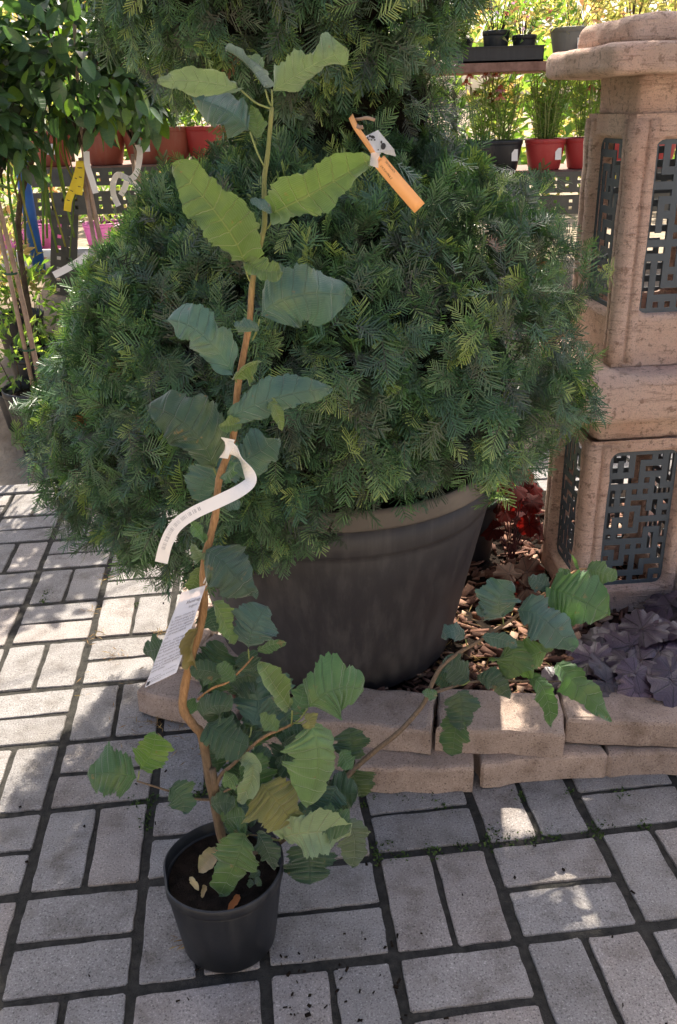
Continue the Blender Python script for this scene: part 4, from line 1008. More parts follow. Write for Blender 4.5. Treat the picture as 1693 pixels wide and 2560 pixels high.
put('tag_neck', tv, tf, 'orange', otag)
(tv, tf), _, _ = strip_px([((210, 190), TY + .05), ((330, 170), TY + .03), ((430, 155), TY + .02), ((550, 190), TY + .02)], 50, .0004, 20)
put('loose_end', tv, tf, MAT['drytape'] if 'drytape' in MAT else 'bamboo', otag)
(tv, tf), _, _ = strip_px([((230, 250), TY + .04), ((300, 300), TY + .02), ((365, 300), TY + .015)], 60, .0004, 20)
put('loose_end', tv, tf, 'bamboo', otag)
def tri_sheet(pts, Y, mat, parent, name, off=.0):
    q = [atY(*KT(*p_), Y + dy) for *p_, dy in pts]; V = q + [p + Vector((0, .0006, 0)) for p in q]; n_ = len(q)
    F = [tuple(range(n_)), tuple(range(n_, 2 * n_))[::-1]] + [(i, (i + 1) % n_, n_ + (i + 1) % n_, n_ + i) for i in range(n_)]
    return put(name, V, F, mat, parent, smooth=False)
tp = tri_sheet([(405, 440, 0), (600, 345, .004), (635, 520, .01), (640, 690, 0), (560, 700, -.004)], TY - .015, 'film', otag, 'clear_tape')
tri_sheet([(600, 345, .004), (850, 650, 0), (880, 760, .004), (720, 720, .004), (640, 690, 0)], TY - .013, 'film', otag, 'clear_tape')
tri_sheet([(490, 700, 0), (650, 690, -.004), (600, 800, 0), (605, 945, .004), (470, 900, .008)], TY - .02, 'film', otag, 'clear_tape')
pw = MB()
for cx, cy, rx, ry, an in ((515, 455, 38, 24, 20), (470, 440, 16, 20, 10), (435, 470, 14, 17, 0), (452, 497, 14, 14, 0), (495, 500, 16, 12, 0), (545, 500, 16, 12, 0), (680, 600, 40, 55, 10), (650, 535, 16, 24, 0), (600, 655, 10, 12, 0)):
    P_ = [atY(*KT(cx + rx * math.cos(a) * math.cos(R(an)) - ry * math.sin(a) * math.sin(R(an)), cy + rx * math.cos(a) * math.sin(R(an)) + ry * math.sin(a) * math.cos(R(an))), TY - .0185) for a in np.linspace(0, 6.28, 13)[:-1]]
    pw.add(P_, [tuple(range(12))])
pw.put('paw_print', 'ink', tp, smooth=False)
for tx, f0, f1, off in (('TAXUS BACCATA', .13, .42, .0052), ('LT 45 175-200 SPIRAL Z', .13, .46, -.0042)):
    me = text_mesh(tx, 1.0); co = np.zeros(len(me.vertices) * 3, dtype=np.float32); me.vertices.foreach_get('co', co); co = co.reshape(-1, 3); x1 = co[:, 0].max(); out = []
    for x, y, z in co:
        f = (f0 + (f1 - f0) * x / x1) * (len(tsp) - 1); i = int(f); p = tsp[i].lerp(tsp[min(i + 1, len(tsp) - 1)], f - i); a = tup[i]
        t = (tsp[min(i + 1, len(tsp) - 1)] - tsp[i]).normalized(); nn = t.cross(a); vw = (Vector((0, 0, CAM_H)) - p); nn = nn if nn.dot(vw) > 0 else -nn
        sg = 1 if a.dot(Vector((1, 0, 1))) > 0 else -1
        out.append(p + a * sg * (off + y * .0042) + nn * .0012)
    put('lettering', out, [tuple(p.vertices) for p in me.polygons], 'ink', otag, smooth=False)

# ================================================================== heucheras in the bed
def heu_mesh(seed, lobes=7, ruff=.15):
    r = random.Random(seed); V = [(0, 0, 0)]; UV = [(.5, 0)]; F = []; n_ = 42; rings = 5; p1, p2 = r.uniform(0, 6), r.uniform(0, 6)
    for q in range(1, rings + 1):
        f = q / rings
        for i in range(n_ + 1):
            th = -math.pi * .94 + 2 * math.pi * .94 * i / n_; l_ = (i / n_ * lobes) % 1; lob = abs(l_ - .5) * 2
            rad = (.85 + .15 * (1 - lob ** 4)) * (1 + .025 * math.sin(i * 5.2)) * (1 + .10 * math.cos(th)) * (1 + .05 * math.sin(i * 2.7 + p1))
            rad = 1 + (rad - 1) * f ** 2.2; rr = f * rad * .5
            z = ruff * f * f * (.22 * math.sin(lobes * 2 * math.pi * i / n_ + p2) * f + .8 * math.sin(2 * th + p1) + .2 * math.sin(4 * th + p2)) - .16 * f * f + .06 * f
            V.append((rr * math.cos(th), rr * math.sin(th), z * .6)); UV.append(((i / n_ * lobes + .5) / 9, f))
    for i in range(n_): F.append((0, 1 + i, 2 + i))
    for q in range(rings - 1):
        for i in range(n_): a = 1 + q * (n_ + 1) + i; F.append((a, a + n_ + 1, a + n_ + 2, a + 1))
    return raw_mesh('heuchera_leaf', V, F, uv=UV)
HM = [heu_mesh(i, r_) for i, r_ in enumerate((7, 7, 9, 7))]
HMr = [heu_mesh(20 + i, 7, .2) for i in range(3)]
for m_ in HM: m_.materials.append(MAT['heu_purple'])
for m_ in HMr: m_.materials.append(MAT['heu_red'])
def heu_leaf(root, p, size, nrm, spin, meshes, color, stem_from):
    o = bpy.data.objects.new('leaf', random.choice(meshes)); COL.objects.link(o); o.parent = root
    o.location = Vector(p) - WP[root.name]; q = Vector(nrm).normalized().to_track_quat('Z', 'Y')
    o.rotation_euler = (q.to_matrix() @ Matrix.Rotation(spin, 3, 'Z')).to_euler(); o.scale = (size,) * 3
    j = random.uniform(.6, 1.6); o.color = (*(c_ * j for c_ in color), 1)
    put('leaf_stalk', *tube(spline([stem_from, (Vector(stem_from) + Vector(p)) / 2 + Vector((0, 0, .015)), p], 3), .0016, 5), MAT['heustalk'], root)
MAT['heustalk'] = simple('dark_red_stalk', (.12, .035, .04), .6, (.07, .02, .03), 40)
def heuchera(c, label, spread, height, nleaf, meshes, color, size, group=None, face=(0, -.55, .8)):
    root = thing('heuchera', c, label, 'heuchera', group); c = Vector(c)
    for i in range(nleaf):
        a = i * 2.399 + random.uniform(-.3, .3); rr = spread * math.sqrt((i + .5) / nleaf)
        p = c + Vector((rr * math.cos(a), rr * math.sin(a) * .85, height * (1 - .62 * (rr / spread) ** 2) * random.uniform(.85, 1.12)))
        nrm = Vector((math.cos(a) * .75 * rr / spread, math.sin(a) * .75 * rr / spread, .75)) + Vector(face) * .55 + Vector([random.uniform(-.42, .42) for _ in range(3)])
        heu_leaf(root, p, size * random.uniform(.75, 1.2), nrm, a + math.pi * random.uniform(-.3, .3), meshes, color, c + Vector((random.uniform(-.01, .01), random.uniform(-.01, .01), 0)))
    return root
PUR = (.062, .044, .066)
heuchera((.70, 1.66, .075), 'grey-purple heuchera spilling over the brick border in front of the lantern', .18, .115, 40, HM, PUR, .10)
heuchera((.56, 1.60, .075), 'smaller purple heuchera beside the end of the long hazel branch', .10, .085, 12, HM, (.055, .040, .054), .10)
heuchera((.90, 1.80, .075), 'purple heuchera behind the others at the right of the lantern foot', .16, .13, 20, HM, PUR, .115)
heuchera((.80, 1.52, .085), 'low bronze-purple heuchera at the very edge of the bricks', .10, .06, 11, HM, (.085, .048, .042), .10)
redh = heuchera((.495, 2.26, .08), 'red heuchera with backlit ruffled leaves between tub and lantern', .085, .24, 15, HMr, (.048, .013, .012), .068, None, (0, -.9, .25))
heuchera((.555, 2.48, .08), 'red and maroon heuchera just behind the backlit red one', .08, .18, 12, HMr, (.065, .015, .013), .068, None, (0, -.8, .4))
heuchera((.47, 2.02, .08), 'brown drooping heuchera beside the tub foot', .05, .10, 4, HMr, (.040, .024, .018), .075, None, (0, -.95, .2))

# ------------------------------------------------------------------ generic small foliage
def leaves_np(pts, dirs, L, Wd, seed, curve=.25, jitter=.4):
    """folded two-quad leaves (base, wide middle, tip); returns verts, quads, random per leaf"""
    r = np.random.default_rng(seed); m = len(pts); d = dirs + r.normal(0, jitter, (m, 3)); d /= np.linalg.norm(d, axis=1)[:, None]
    s = np.cross(d, r.normal(size=(m, 3)) + np.array([0, 0, .8])); s /= np.linalg.norm(s, axis=1)[:, None] + 1e-9; n_ = np.cross(s, d)
    Ls = (L * r.uniform(.65, 1.25, m))[:, None]; Ws = (Wd * r.uniform(.7, 1.25, m))[:, None]
    b = pts; mid = pts + d * Ls * .5; t = pts + d * Ls - n_ * Ls * curve
    Q1 = np.stack([b, mid + s * Ws * .5 + n_ * Ws * .12, t, mid - n_ * Ws * .1], 1); Q2 = np.stack([b, mid - n_ * Ws * .1, t, mid - s * Ws * .5 + n_ * Ws * .12], 1)
    V = np.concatenate([Q1, Q2], 1).reshape(-1, 3); F = np.arange(len(V)).reshape(-1, 4)
    return V, F, np.repeat(r.uniform(0, 1, m), 8)
def bush_np(c, rad, n_, L, Wd, seed, up_=.4, shell=.45):
    r = np.random.default_rng(seed); d = r.normal(size=(n_, 3)); d /= np.linalg.norm(d, axis=1)[:, None]
    f = shell + (1 - shell) * r.random(n_) ** .6; f *= 1 + ellip_noise(d * 3, .14, 1.2, seed)
    pts = d * f[:, None] * np.array(rad) + np.array(c); dd = d.copy(); dd[:, 2] += up_
    return leaves_np(pts, dd, L, Wd, seed + 1)
def plant_in_pot(name, c, label, r0, r1, h, potmat, fol, group=None, cat='potted plant', label_card=False, seg=20):
    """fol: list of (mat, centre offset, radii, count, L, W)"""
    root = thing(name, c, label, cat, group)
    w_ = pot_parts(root, c, r0, r1, h, potmat, .02, .004, .003, seg, None, 'soil', .03)
    for i, (mt, off, rad, cnt, L, Wd) in enumerate(fol):
        V, F, t_ = bush_np(Vector(c) + Vector(off), rad, cnt, L, Wd, random.randrange(9999))
        tag(put('foliage', V, F, mt, root, tint=t_, smooth=False), kind='stuff')
        rr = random.Random(i + cnt); st = MB()
        for _ in range(6):
            a = rr.uniform(0, 6.28); e = Vector(c) + Vector(off) + Vector((math.cos(a) * rad[0] * .6, math.sin(a) * rad[1] * .6, rr.uniform(-.1, .6) * rad[2]))
            st.add(*tube([Vector(c) + Vector((math.cos(a) * r0 * .3, math.sin(a) * r0 * .3, h - .03)), e], [.003, .0015], 5))
        st.put('stems', 'trunk', root)
    if label_card:
        mb = MB(); mb.box(Vector(c) + Vector((.2 * r1, -r1 * .955, h * .5)), (.035, .0015, .045), Matrix.Rotation(R(-8), 3, 'X')); mb.put('price_label', 'paper', w_, smooth=False)
    return root
# black pot with a green plant between tub and red heucheras
plant_in_pot('potted_plant', (.372, 2.30, .07), 'small black pot with broad green leaves tucked behind the big tub', .07, .09, .20, 'blackpot', [('green', (.03, .03, .22), (.09, .08, .06), 60, .07, .035)])
# wet patch and low white planter behind the kerb on the right: sunlit paving continues

# ================================================================== camellia standards on the left
def cleaf_mesh(seed):
    r = random.Random(seed); V = []; UV = []; n_ = 8; cv = r.uniform(.05, .22); fo = r.uniform(.1, .3)
    for i in range(n_ + 1):
        u = i / n_; wd = .30 * (math.sin(math.pi * u ** .85) ** .8) * (1 - .25 * u)
        for j in (-1, -.5, 0, .5, 1):
            V.append((u, wd * j, -cv * u * u + fo * abs(wd * j) + .012 * math.sin(u * 7 + r.random()) * abs(j))); UV.append((u, j * .5 + .5))
    F = [(i * 5 + j, i * 5 + j + 1, (i + 1) * 5 + j + 1, (i + 1) * 5 + j) for i in range(n_) for j in range(4)]
    me = raw_mesh('camellia_leaf', V, F, uv=UV); me.materials.append(MAT['camellia']); return me
CM = [cleaf_mesh(i) for i in range(5)]
def camellia(base, top, c, rad, nleaf, label, seed, potd, stake=True, L=.082):
    root = thing('camellia_tree', base, label, 'tree'); base, top, c = Vector(base), Vector(top), Vector(c)
    r = random.Random(seed); rn_ = np.random.default_rng(seed)
    pot_parts(root, base, *potd, 'blackpot', .03, .005, .004, 28, None, 'soil', .04)
    tb = base + Vector((0, 0, potd[2] - .05))
    put('trunk', *tube(spline([tb, (tb + top) / 2 + Vector((.006, 0, 0)), top, c + Vector((0, 0, rad[2] * .3))], 5), [.011 - .0003 * i for i in range(16)], 8), 'bamboo', root)
    if stake: put('stake', *tube([tb + Vector((-.028, -.01, 0)), top + Vector((-.012, -.012, -.03))], .0085, 7), 'bamboo', root)
    for f in (.25, .62): 
        q_ = tb.lerp(top, f) + Vector((-.012, -.005, 0)); put('tie', *lathe([(.024, -.004), (.026, 0), (.024, .004)], q_, 12), MAT['tiegreen'], root)
    st = MB()
    for i in range(16):
        d = Vector((r.gauss(0, 1), r.gauss(0, 1), r.gauss(.2, .8))).normalized(); e = c + Vector((d.x * rad[0], d.y * rad[1], d.z * rad[2])) * .85
        st.add(*tube(spline([top, (top + e) / 2 + Vector((0, 0, .03)), e], 4), [.005, .0045, .004, .0035, .003, .003, .0025, .002, .0015], 5))
    st.put('branches', 'trunk', root)
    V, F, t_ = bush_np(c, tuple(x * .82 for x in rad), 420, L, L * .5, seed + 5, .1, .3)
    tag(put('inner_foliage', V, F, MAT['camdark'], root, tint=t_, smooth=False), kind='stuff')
    for i in range(nleaf):
        d = Vector((r.gauss(0, 1), r.gauss(0, 1), r.gauss(0, 1))).normalized()
        if d.y > .35 and r.random() < .6: d.y = -d.y
        f = r.uniform(.72, 1.06) * (1 + .12 * math.sin(d.x * 7 + seed) * math.sin(d.z * 6))
        p = c + Vector((d.x * rad[0], d.y * rad[1], d.z * rad[2])) * f
        ld = (d * .7 + Vector((r.gauss(0, .5), r.gauss(0, .5), r.gauss(-.35, .45)))).normalized()
        o = bpy.data.objects.new('leaf', CM[r.randrange(5)]); COL.objects.link(o); o.parent = root
        zz = (d + Vector((r.gauss(0, .4), r.gauss(0, .4), .7))).normalized(); yy = zz.cross(ld).normalized(); zz = ld.cross(yy)
        o.matrix_local = Matrix.Translation(p - base) @ Matrix((ld, yy, zz)).transposed().to_4x4() @ Matrix.Scale(L * r.uniform(.75, 1.25), 4)
        g = r.uniform(.7, 1.2); y_ = r.random() < .22
        o.color = ((.12, .19, .04, 1) if y_ else (.060 * g, .115 * g, .070 * g, 1)) if r.random() > .012 else (.35, .14, .04, 1)
    return root
MAT['tiegreen'] = simple('green_tie', (.03, .10, .05), .6)
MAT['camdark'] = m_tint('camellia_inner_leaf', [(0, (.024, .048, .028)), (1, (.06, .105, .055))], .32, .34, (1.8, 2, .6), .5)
tA = atY(208, 372, 3.55); tB = atY(338, 365, 3.88); tC = atY(-20, 470, 3.05)
bA = Vector((tA.x + .03, 3.60, gz(3.60) - .03)); bB = Vector((tB.x + .0, 3.93, gz(3.93) - .03))
camellia(bA, tA, atY(195, 120, 3.52) , (.285, .27, .285), 290, 'clipped camellia standard with yellow and white ribbons on its stem', 41, (.12, .15, .25))
camellia(bB, tB, atY(335, 175, 3.86), (.20, .20, .22), 200, 'camellia standard with a white bow on its stem behind the yew', 57, (.12, .15, .25))
bC = atZ(112, 1150, 0) + Vector((0, .11, 0))
camellia(bC, atY(-12, 470, bC.y - .05), atY(-60, 235, bC.y - .08), (.23, .24, .28), 230, 'leaning double-staked camellia in the black pot beside the wet kerb', 73, (.112, .155, .285))

def tape(pts, wpx, mat, name, label, cat='ribbon', tw=0, root=None):
    SPt = spline([atY(x, y, Y) for x, y, Y in pts], 5); ups_ = []
    for i, p in enumerate(SPt):
        t = (SPt[min(i + 1, len(SPt) - 1)] - SPt[max(0, i - 1)]).normalized(); vw = (Vector((0, 0, CAM_H)) - p).normalized()
        a = t.cross(vw).normalized(); an = R(tw) * math.sin(i * .5); ups_.append(a * math.cos(an) + t.cross(a) * math.sin(an))
    V, F = ribbon(SPt, pxm(SPt[0], wpx), ups_, .0005)
    o = put(name, V, F, mat, root, origin=SPt[0], smooth=False)
    if root is None: tag(o, label, cat)
    return o, SPt, ups_
yt, ysp, yup = tape([(200, 405, 3.510), (196, 430, 3.510), (183, 470, 3.505), (172, 500, 3.500), (168, 528, 3.500)], 18, 'yellow', 'ribbon', 'long yellow numbered measuring ribbon hanging from the camellia stem')
y2, ysp2, yup2 = tape([(203, 402, 3.515), (203, 430, 3.510), (200, 460, 3.505), (197, 487, 3.505)], 17, 'yellow', 'ribbon', 'short yellow measuring ribbon tied round the camellia stem')
for par, sp2, up2 in ((yt, ysp, yup), (y2, ysp2, yup2)):
    mk = MB()
    for i in range(3, len(sp2) - 2, 4):
        p = sp2[i]; t = (sp2[i + 1] - p).normalized(); a = up2[i]; nn = t.cross(a); nn = nn if nn.y < 0 else -nn
        mk.add([p + nn * .0012 - a * .004, p + nn * .0012 + a * .006, p + nn * .0012 + a * .006 + t * .003, p + nn * .0012 - a * .004 + t * .003], [(0, 1, 2, 3)])
    mk.put('tick_mark', 'ink', par, smooth=False)
tape([(216, 378, 3.510), (219, 415, 3.500), (230, 450, 3.500), (240, 483, 3.500)], 15, 'paper', 'ribbon', 'straight white paper ribbon on the yellow-taped camellia stem')
tape([(345, 362, 3.840), (350, 385, 3.830), (342, 430, 3.830), (325, 447, 3.820), (295, 437, 3.820), (283, 460, 3.820), (285, 490, 3.820), (297, 515, 3.820)], 15, 'paper', 'ribbon', 'white paper ribbon looped in a bow on the rear camellia stem', tw=25)
tape([(318, 448, 3.825), (312, 470, 3.820), (302, 488, 3.820)], 14, 'paper', 'ribbon', 'short pale tail of the bow on the rear camellia stem')
tape([(325, 448, 3.820), (345, 470, 3.820), (352, 490, 3.820), (347, 508, 3.820)], 14, 'paper', 'ribbon', 'curled white tail of the bow hugging the rear stem', tw=30)
tape([(221, 633, 3.420), (205, 648, 3.410), (170, 670, 3.400), (135, 688, 3.400)], 17, 'paper', 'ribbon', 'white paper ribbon sticking out low from the camellia stem above the yew')

# ------------------------------------------------------------------ strap-leaved plant in front of the shelf
root = thing('grassy_plant', (-1.28, 3.75, gz(3.75)), 'plant with long narrow drooping strap leaves hanging beside the camellias', 'grass plant')
rr = random.Random(4); ctop = atY(90, 290, 3.75)
for i in range(17):
    x0 = rr.uniform(20, 175); top = atY(x0 + rr.uniform(-20, 20), rr.uniform(270, 330), 3.62); bot = atY(x0 + rr.uniform(-35, 60), rr.uniform(470, 650), 3.58 + rr.uniform(-.1, .1))
    mid_ = (top + bot) / 2 + Vector((rr.uniform(-.05, .05), rr.uniform(-.05, .03), rr.uniform(0, .05)))
    V, F = ribbon(spline([ctop + Vector((0, .05, -.05)), top, mid_, bot], 5), rr.uniform(.005, .011), [Vector((1, rr.uniform(-.4, .4), 0))] * 16, .0004)
    uvs = [(i_ / len(V), .5) for i_ in range(len(V))]
    put('leaf', V, F, 'strap', root, uv=uvs, color=rr.choice([(.09, .15, .04), (.12, .17, .04), (.22, .20, .05), (.06, .11, .04)]))
pot_parts(root, (-1.28, 3.75, gz(3.75)), .09, .12, .2, 'blackpot', .02, .004, .003, 24)
put('stem', *tube(spline([(-1.28, 3.75, gz(3.75) + .17), (-1.27, 3.77, .9), ctop + Vector((0, .05, -.05))], 4), .012, 7), 'trunk', root)

# ------------------------------------------------------------------ perforated steel shelving
def perforated(a, b, w_, nvec, name, mat, parent, pitch=.045, rows=2, th=.003):
    """flat steel strip from a to b with punched holes (a real grid with openings)"""
    a, b = Vector(a), Vector(b); t = (b - a); L = t.length; t.normalize(); nv = Vector(nvec).normalized(); s = nv.cross(t).normalized()
    n_ = max(4, int(L / pitch)); mb = MB()
    us = [0]
    for i in range(n_): u0 = (i + .5) * L / n_; us += [u0 - .008, u0 + .008]
    us.append(L)
    if rows == 2: vs = [0, .24, .24 + .17, .59, .59 + .17, 1]
    else: vs = [0, .4, .6, 1]
    for i in range(len(us) - 1):
        for j in range(len(vs) - 1):
            if i % 2 == 1 and j % 2 == 1: continue
            q = [a + t * us[i + di] + s * (vs[j + dj] - .5) * w_ for di, dj in ((0, 0), (1, 0), (1, 1), (0, 1))]
            mb.add([p + nv * th / 2 for p in q] + [p - nv * th / 2 for p in q], [(0, 1, 2, 3), (7, 6, 5, 4), (0, 4, 5, 1), (1, 5, 6, 2), (2, 6, 7, 3), (3, 7, 4, 0)])
    return mb.put(name, mat, parent, smooth=False)
SY = 4.32
shelfL = thing('steel_shelf', (-1.2, SY, gz(SY)), 'olive-grey perforated steel shelf carrying terracotta pots behind the camellias', 'shelf')
zb = atY(260, 505, SY).z
perforated((-1.30, SY, gz(SY) - .02), (-1.22, SY, zb + .02), .125, (0, -1, 0), 'post', 'steel', shelfL)
perforated((-1.30, SY + .06, gz(SY) - .02), (-1.22, SY + .06, zb + .02), .09, (.9, -.4, 0), 'post', 'steel', shelfL)
perforated((-1.36, SY - .03, zb - .0), (.32, SY - .03, zb - .0), .10, (0, -1, 0), 'rail', 'steel', shelfL, .055)
perforated((-1.36, SY - .01, zb + .11), (.32, SY - .01, zb + .11), .075, (0, -1, 0), 'rail', 'steel', shelfL, .055)
perforated((-.98, SY + .02, zb - .42), (-.72, SY + .02, zb - .03), .085, (0, -1, 0), 'brace', 'steel', shelfL, .06, 1)
mb = MB(); mb.box((-.52, SY + .25, zb + .145), (1.7, .52, .018)); mb.put('shelf_board', 'rust', shelfL, smooth=False)
perforated((.25, SY + .1, gz(SY) - .02), (.25, SY + .1, zb + .02), .12, (0, -1, 0), 'post', 'steel', shelfL)
ztop = zb + .154
for i, (x, y, dy, mt, lb) in enumerate(((128, 355, .05, 'terracotta', 'terracotta pot with white price label at the post end of the shelf'), (262, 365, .06, 'terracotta', 'wide terracotta pot in the middle of the shelf behind the camellia stems'), (365, 375, .05, 'terracotta', 'terracotta pot with white label beside the rear camellia stem'), (430, 385, .06, 'terracotta', 'terracotta pot at the shelf end next to the yew'), (520, 395, .07, 'redpot', 'brick-red pot half hidden behind the yew'))):
    p = atY(x, y, SY + .12); c_ = (p.x, SY + .12, ztop)
    plant_in_pot('potted_plant', c_, lb, .075, .105, .155, mt, [('green', (0, 0, .27), (.14, .12, .15), 150, .06, .02)], label_card=i in (0, 2))

# under and in front of the shelf
for i, (x, y, Y, mt, lb, r1) in enumerate(((35, 560, 4.9, 'pinkpot', 'pink pot with leafy plant under the left end of the shelf', .15), (110, 560, 5.1, 'pinkpot', 'second pink pot behind the perforated post', .12), (258, 560, 5.0, 'pinkpot', 'bright magenta pot seen under the shelf rail', .11), (300, 575, 5.2, 'pinkpot', 'pale pink pot with spiky plant behind the brace', .12))):
    p = atY(x, y, Y); c_ = (p.x, Y, gz(Y) - .01)
    plant_in_pot('potted_plant', c_, lb, r1 * .72, r1, .19, mt, [('green', (0, 0, .30), (.17, .15, .14), 130, .06, .02)])
for i, (x, y, Y, lb, n_) in enumerate(((25, 800, 3.62, 'yellow-green azalea in a black pot at the sunny left edge', 170), (75, 770, 3.85, 'yellow-green shrub in a ribbed black pot between stakes and shelf post', 220), (20, 640, 4.0, 'tall sunlit yellow-green shrub behind the leaning stakes', 260))):
    p = atY(x, y, Y); z_ = gz(Y); c_ = (p.x, Y, z_ - .012)
    plant_in_pot('potted_shrub', c_, lb, .085, .11, .17, 'blackpot', [('gold' if i == 2 else 'green', (0, 0, .30 + .05 * i), (.13, .12, .18), n_, .055, .02)], cat='shrub')
put_ = tube([(-1.72, 4.05, gz(4.05)), (-1.74, 4.05, 1.45)], .022, 10)
tag(put('blue_pole', *tube([atY(100, 680, 4.05), atY(62, 470, 4.02), atY(48, 330, 4.0)], .028, 10), 'bluepaint', origin=atY(100, 680, 4.05)), 'slanting bright blue post among the strap leaves', 'post')
mb = MB(); p = atY(150, 640, 4.75); mb.box((p.x + .1, 4.75, gz(4.75) + .03), (.9, .35, .05)); mb.box((p.x + .1, 4.58, gz(4.75) + .07), (.9, .02, .06))
tag(mb.put('plant_tray', 'whitepot', origin=(p.x, 4.75, gz(4.75))), 'shallow white tray on the ground behind the shelf post', 'tray')

# ------------------------------------------------------------------ right-hand shelf with flowers
zr = atY(1250, 168, SY).z; zr2 = atY(1400, 455, SY).z
shelfR = thing('steel_shelf', (.9, SY, gz(SY)), 'two-level plant shelf with flowers and red pots behind the lantern', 'shelf')
mb = MB(); mb.box((1.1, SY + .18, zr), (1.7, .42, .035)); mb.put('shelf_board', 'rust', shelfR, smooth=False)
perforated((.30, SY - .02, zr2 + .0), (1.95, SY - .02, zr2 + .0), .09, (0, -1, 0), 'rail', 'steel', shelfR, .055)
perforated((.30, SY, zr2 - .10), (1.95, SY, zr2 - .10), .085, (0, -1, 0), 'rail', 'steel', shelfR, .07)
mb = MB(); mb.box((1.1, SY + .25, zr2 + .040), (1.7, .5, .018)); mb.put('shelf_board', 'rust', shelfR, smooth=False)
for x in (.32, 1.93): perforated((x, SY + .06, gz(SY) - .02), (x, SY + .06, zr), .08, (0, -1, 0), 'post', 'steel', shelfR)
z0 = zr + .018
mb = MB(); p0, p1 = atY(1137, 150, SY + .1), atY(1343, 150, SY + .1); cx, wx = (p0.x + p1.x) / 2, (p1.x - p0.x)
for bx in ((cx, SY + .1, z0 + .004, wx, .24, .008), (cx, SY - .018, z0 + .03, wx, .004, .06), (cx, SY + .218, z0 + .03, wx, .004, .06), (p0.x, SY + .1, z0 + .03, .004, .24, .058), (p1.x, SY + .1, z0 + .03, .004, .24, .058)): mb.box(bx[:3], bx[3:])
mb.box((cx, SY - .022, z0 + .061), (wx + .012, .014, .004))
tag(mb.put('seed_tray', 'blackpot', origin=(cx, SY + .1, z0), smooth=False), 'long black plastic tray on the upper shelf', 'tray')
def rpot(x, Y, z, mt, r1, h, fol, lb, **kw):
    p = atY(x, 300, Y); return plant_in_pot('potted_plant', (p.x, Y, z), lb, r1 * .75, r1, h, mt, fol, **kw)
rpot(1232, SY + .12, z0 + .012, 'blackpot', .062, .12, [('gold', (0, 0, .17), (.11, .1, .09), 130, .05, .012), ('flower', (0, 0, .24), (.12, .1, .05), 26, .025, .02)], 'black pot of yellow-green flowers standing in the black tray')
rpot(1300, SY + .12, z0 + .012, 'blackpot', .055, .10, [('green', (0, 0, .16), (.10, .1, .09), 110, .06, .012), ('flower', (.02, -.06, .17), (.12, .1, .06), 18, .025, .02)], 'low black pot of leggy orange flowers at the end of the tray')
rpot(1415, SY + .12, z0, 'greypot', .098, .135, [('gold', (0, 0, .22), (.20, .17, .13), 420, .055, .014)], 'grey pot with white label and variegated yellow foliage on the upper shelf', label_card=True)
rpot(1560, SY + .15, z0, 'blackpot', .08, .13, [('gold', (0, 0, .25), (.2, .16, .14), 260, .055, .014), ('flower', (0, 0, .33), (.18, .1, .06), 30, .025, .02)], 'black pot with pink flowers above the lantern roof')
rpot(1140, SY + .22, z0, 'blackpot', .07, .11, [('gold', (0, 0, .22), (.15, .14, .12), 200, .05, .012), ('flower', (0, 0, .28), (.14, .1, .06), 26, .025, .02)], 'black pot of pale flowers close to the yew top')
rpot(1670, SY + .2, z0, 'blackpot', .08, .13, [('gold', (0, 0, .25), (.2, .16, .15), 260, .055, .014)], 'black pot of pale foliage at the right end of the upper shelf')
# lower shelf
z1 = zr2 + .05
def tall_flowers(c, n_, h, spread, seed, root, thin=True):
    r = random.Random(seed); st = MB(); tips = []
    for i in range(n_):
        a = r.uniform(0, 6.28); q = r.random() ** .5 * spread; e = Vector(c) + Vector((math.cos(a) * q, math.sin(a) * q * .8, h * r.uniform(.6, 1.1)))
        b_ = Vector(c) + Vector((math.cos(a) * q * .35, math.sin(a) * q * .35, 0)); st.add(*tube(spline([b_, (b_ + e) / 2 + Vector((r.gauss(0, .01), 0, .02)), e], 3), .0018, 4)); tips.append(e)
    st.put('stems', MAT['petiole'], root)
    P_ = []; D_ = []
    for e in tips:
        for k_ in range(9): f = r.uniform(.05, .9); P_.append(Vector(c).lerp(e, f)); D_.append((r.gauss(0, 1), r.gauss(0, 1), .9))
    V, F, t_ = leaves_np(np.array(P_), np.array(D_), .075, .009, seed); tag(put('foliage', V, F, 'meadow', root, tint=t_, smooth=False), kind='stuff')
    return tips
def coneflower(root, e, r_):
    n_ = 9; P_ = np.array([e] * n_); a = np.linspace(0, 6.28, n_, endpoint=False); D_ = np.stack([np.cos(a), np.sin(a), np.full(n_, -.55)], 1)
    V, F, t_ = leaves_np(P_, D_, .032, .012, r_.randrange(999), .1, .05); o = put('flower_head', V, F, 'flower', root, tint=np.full(len(t_), r_.choice([.1, .2, .3, .45, .75])), smooth=False)
    put('cone', *lathe([(.001, .014), (.008, .010), (.011, 0), (.006, -.006)], e, 9), MAT['cone'], o)
MAT['cone'] = simple('flower_cone', (.32, .08, .03), .8, (.18, .05, .02), 200)
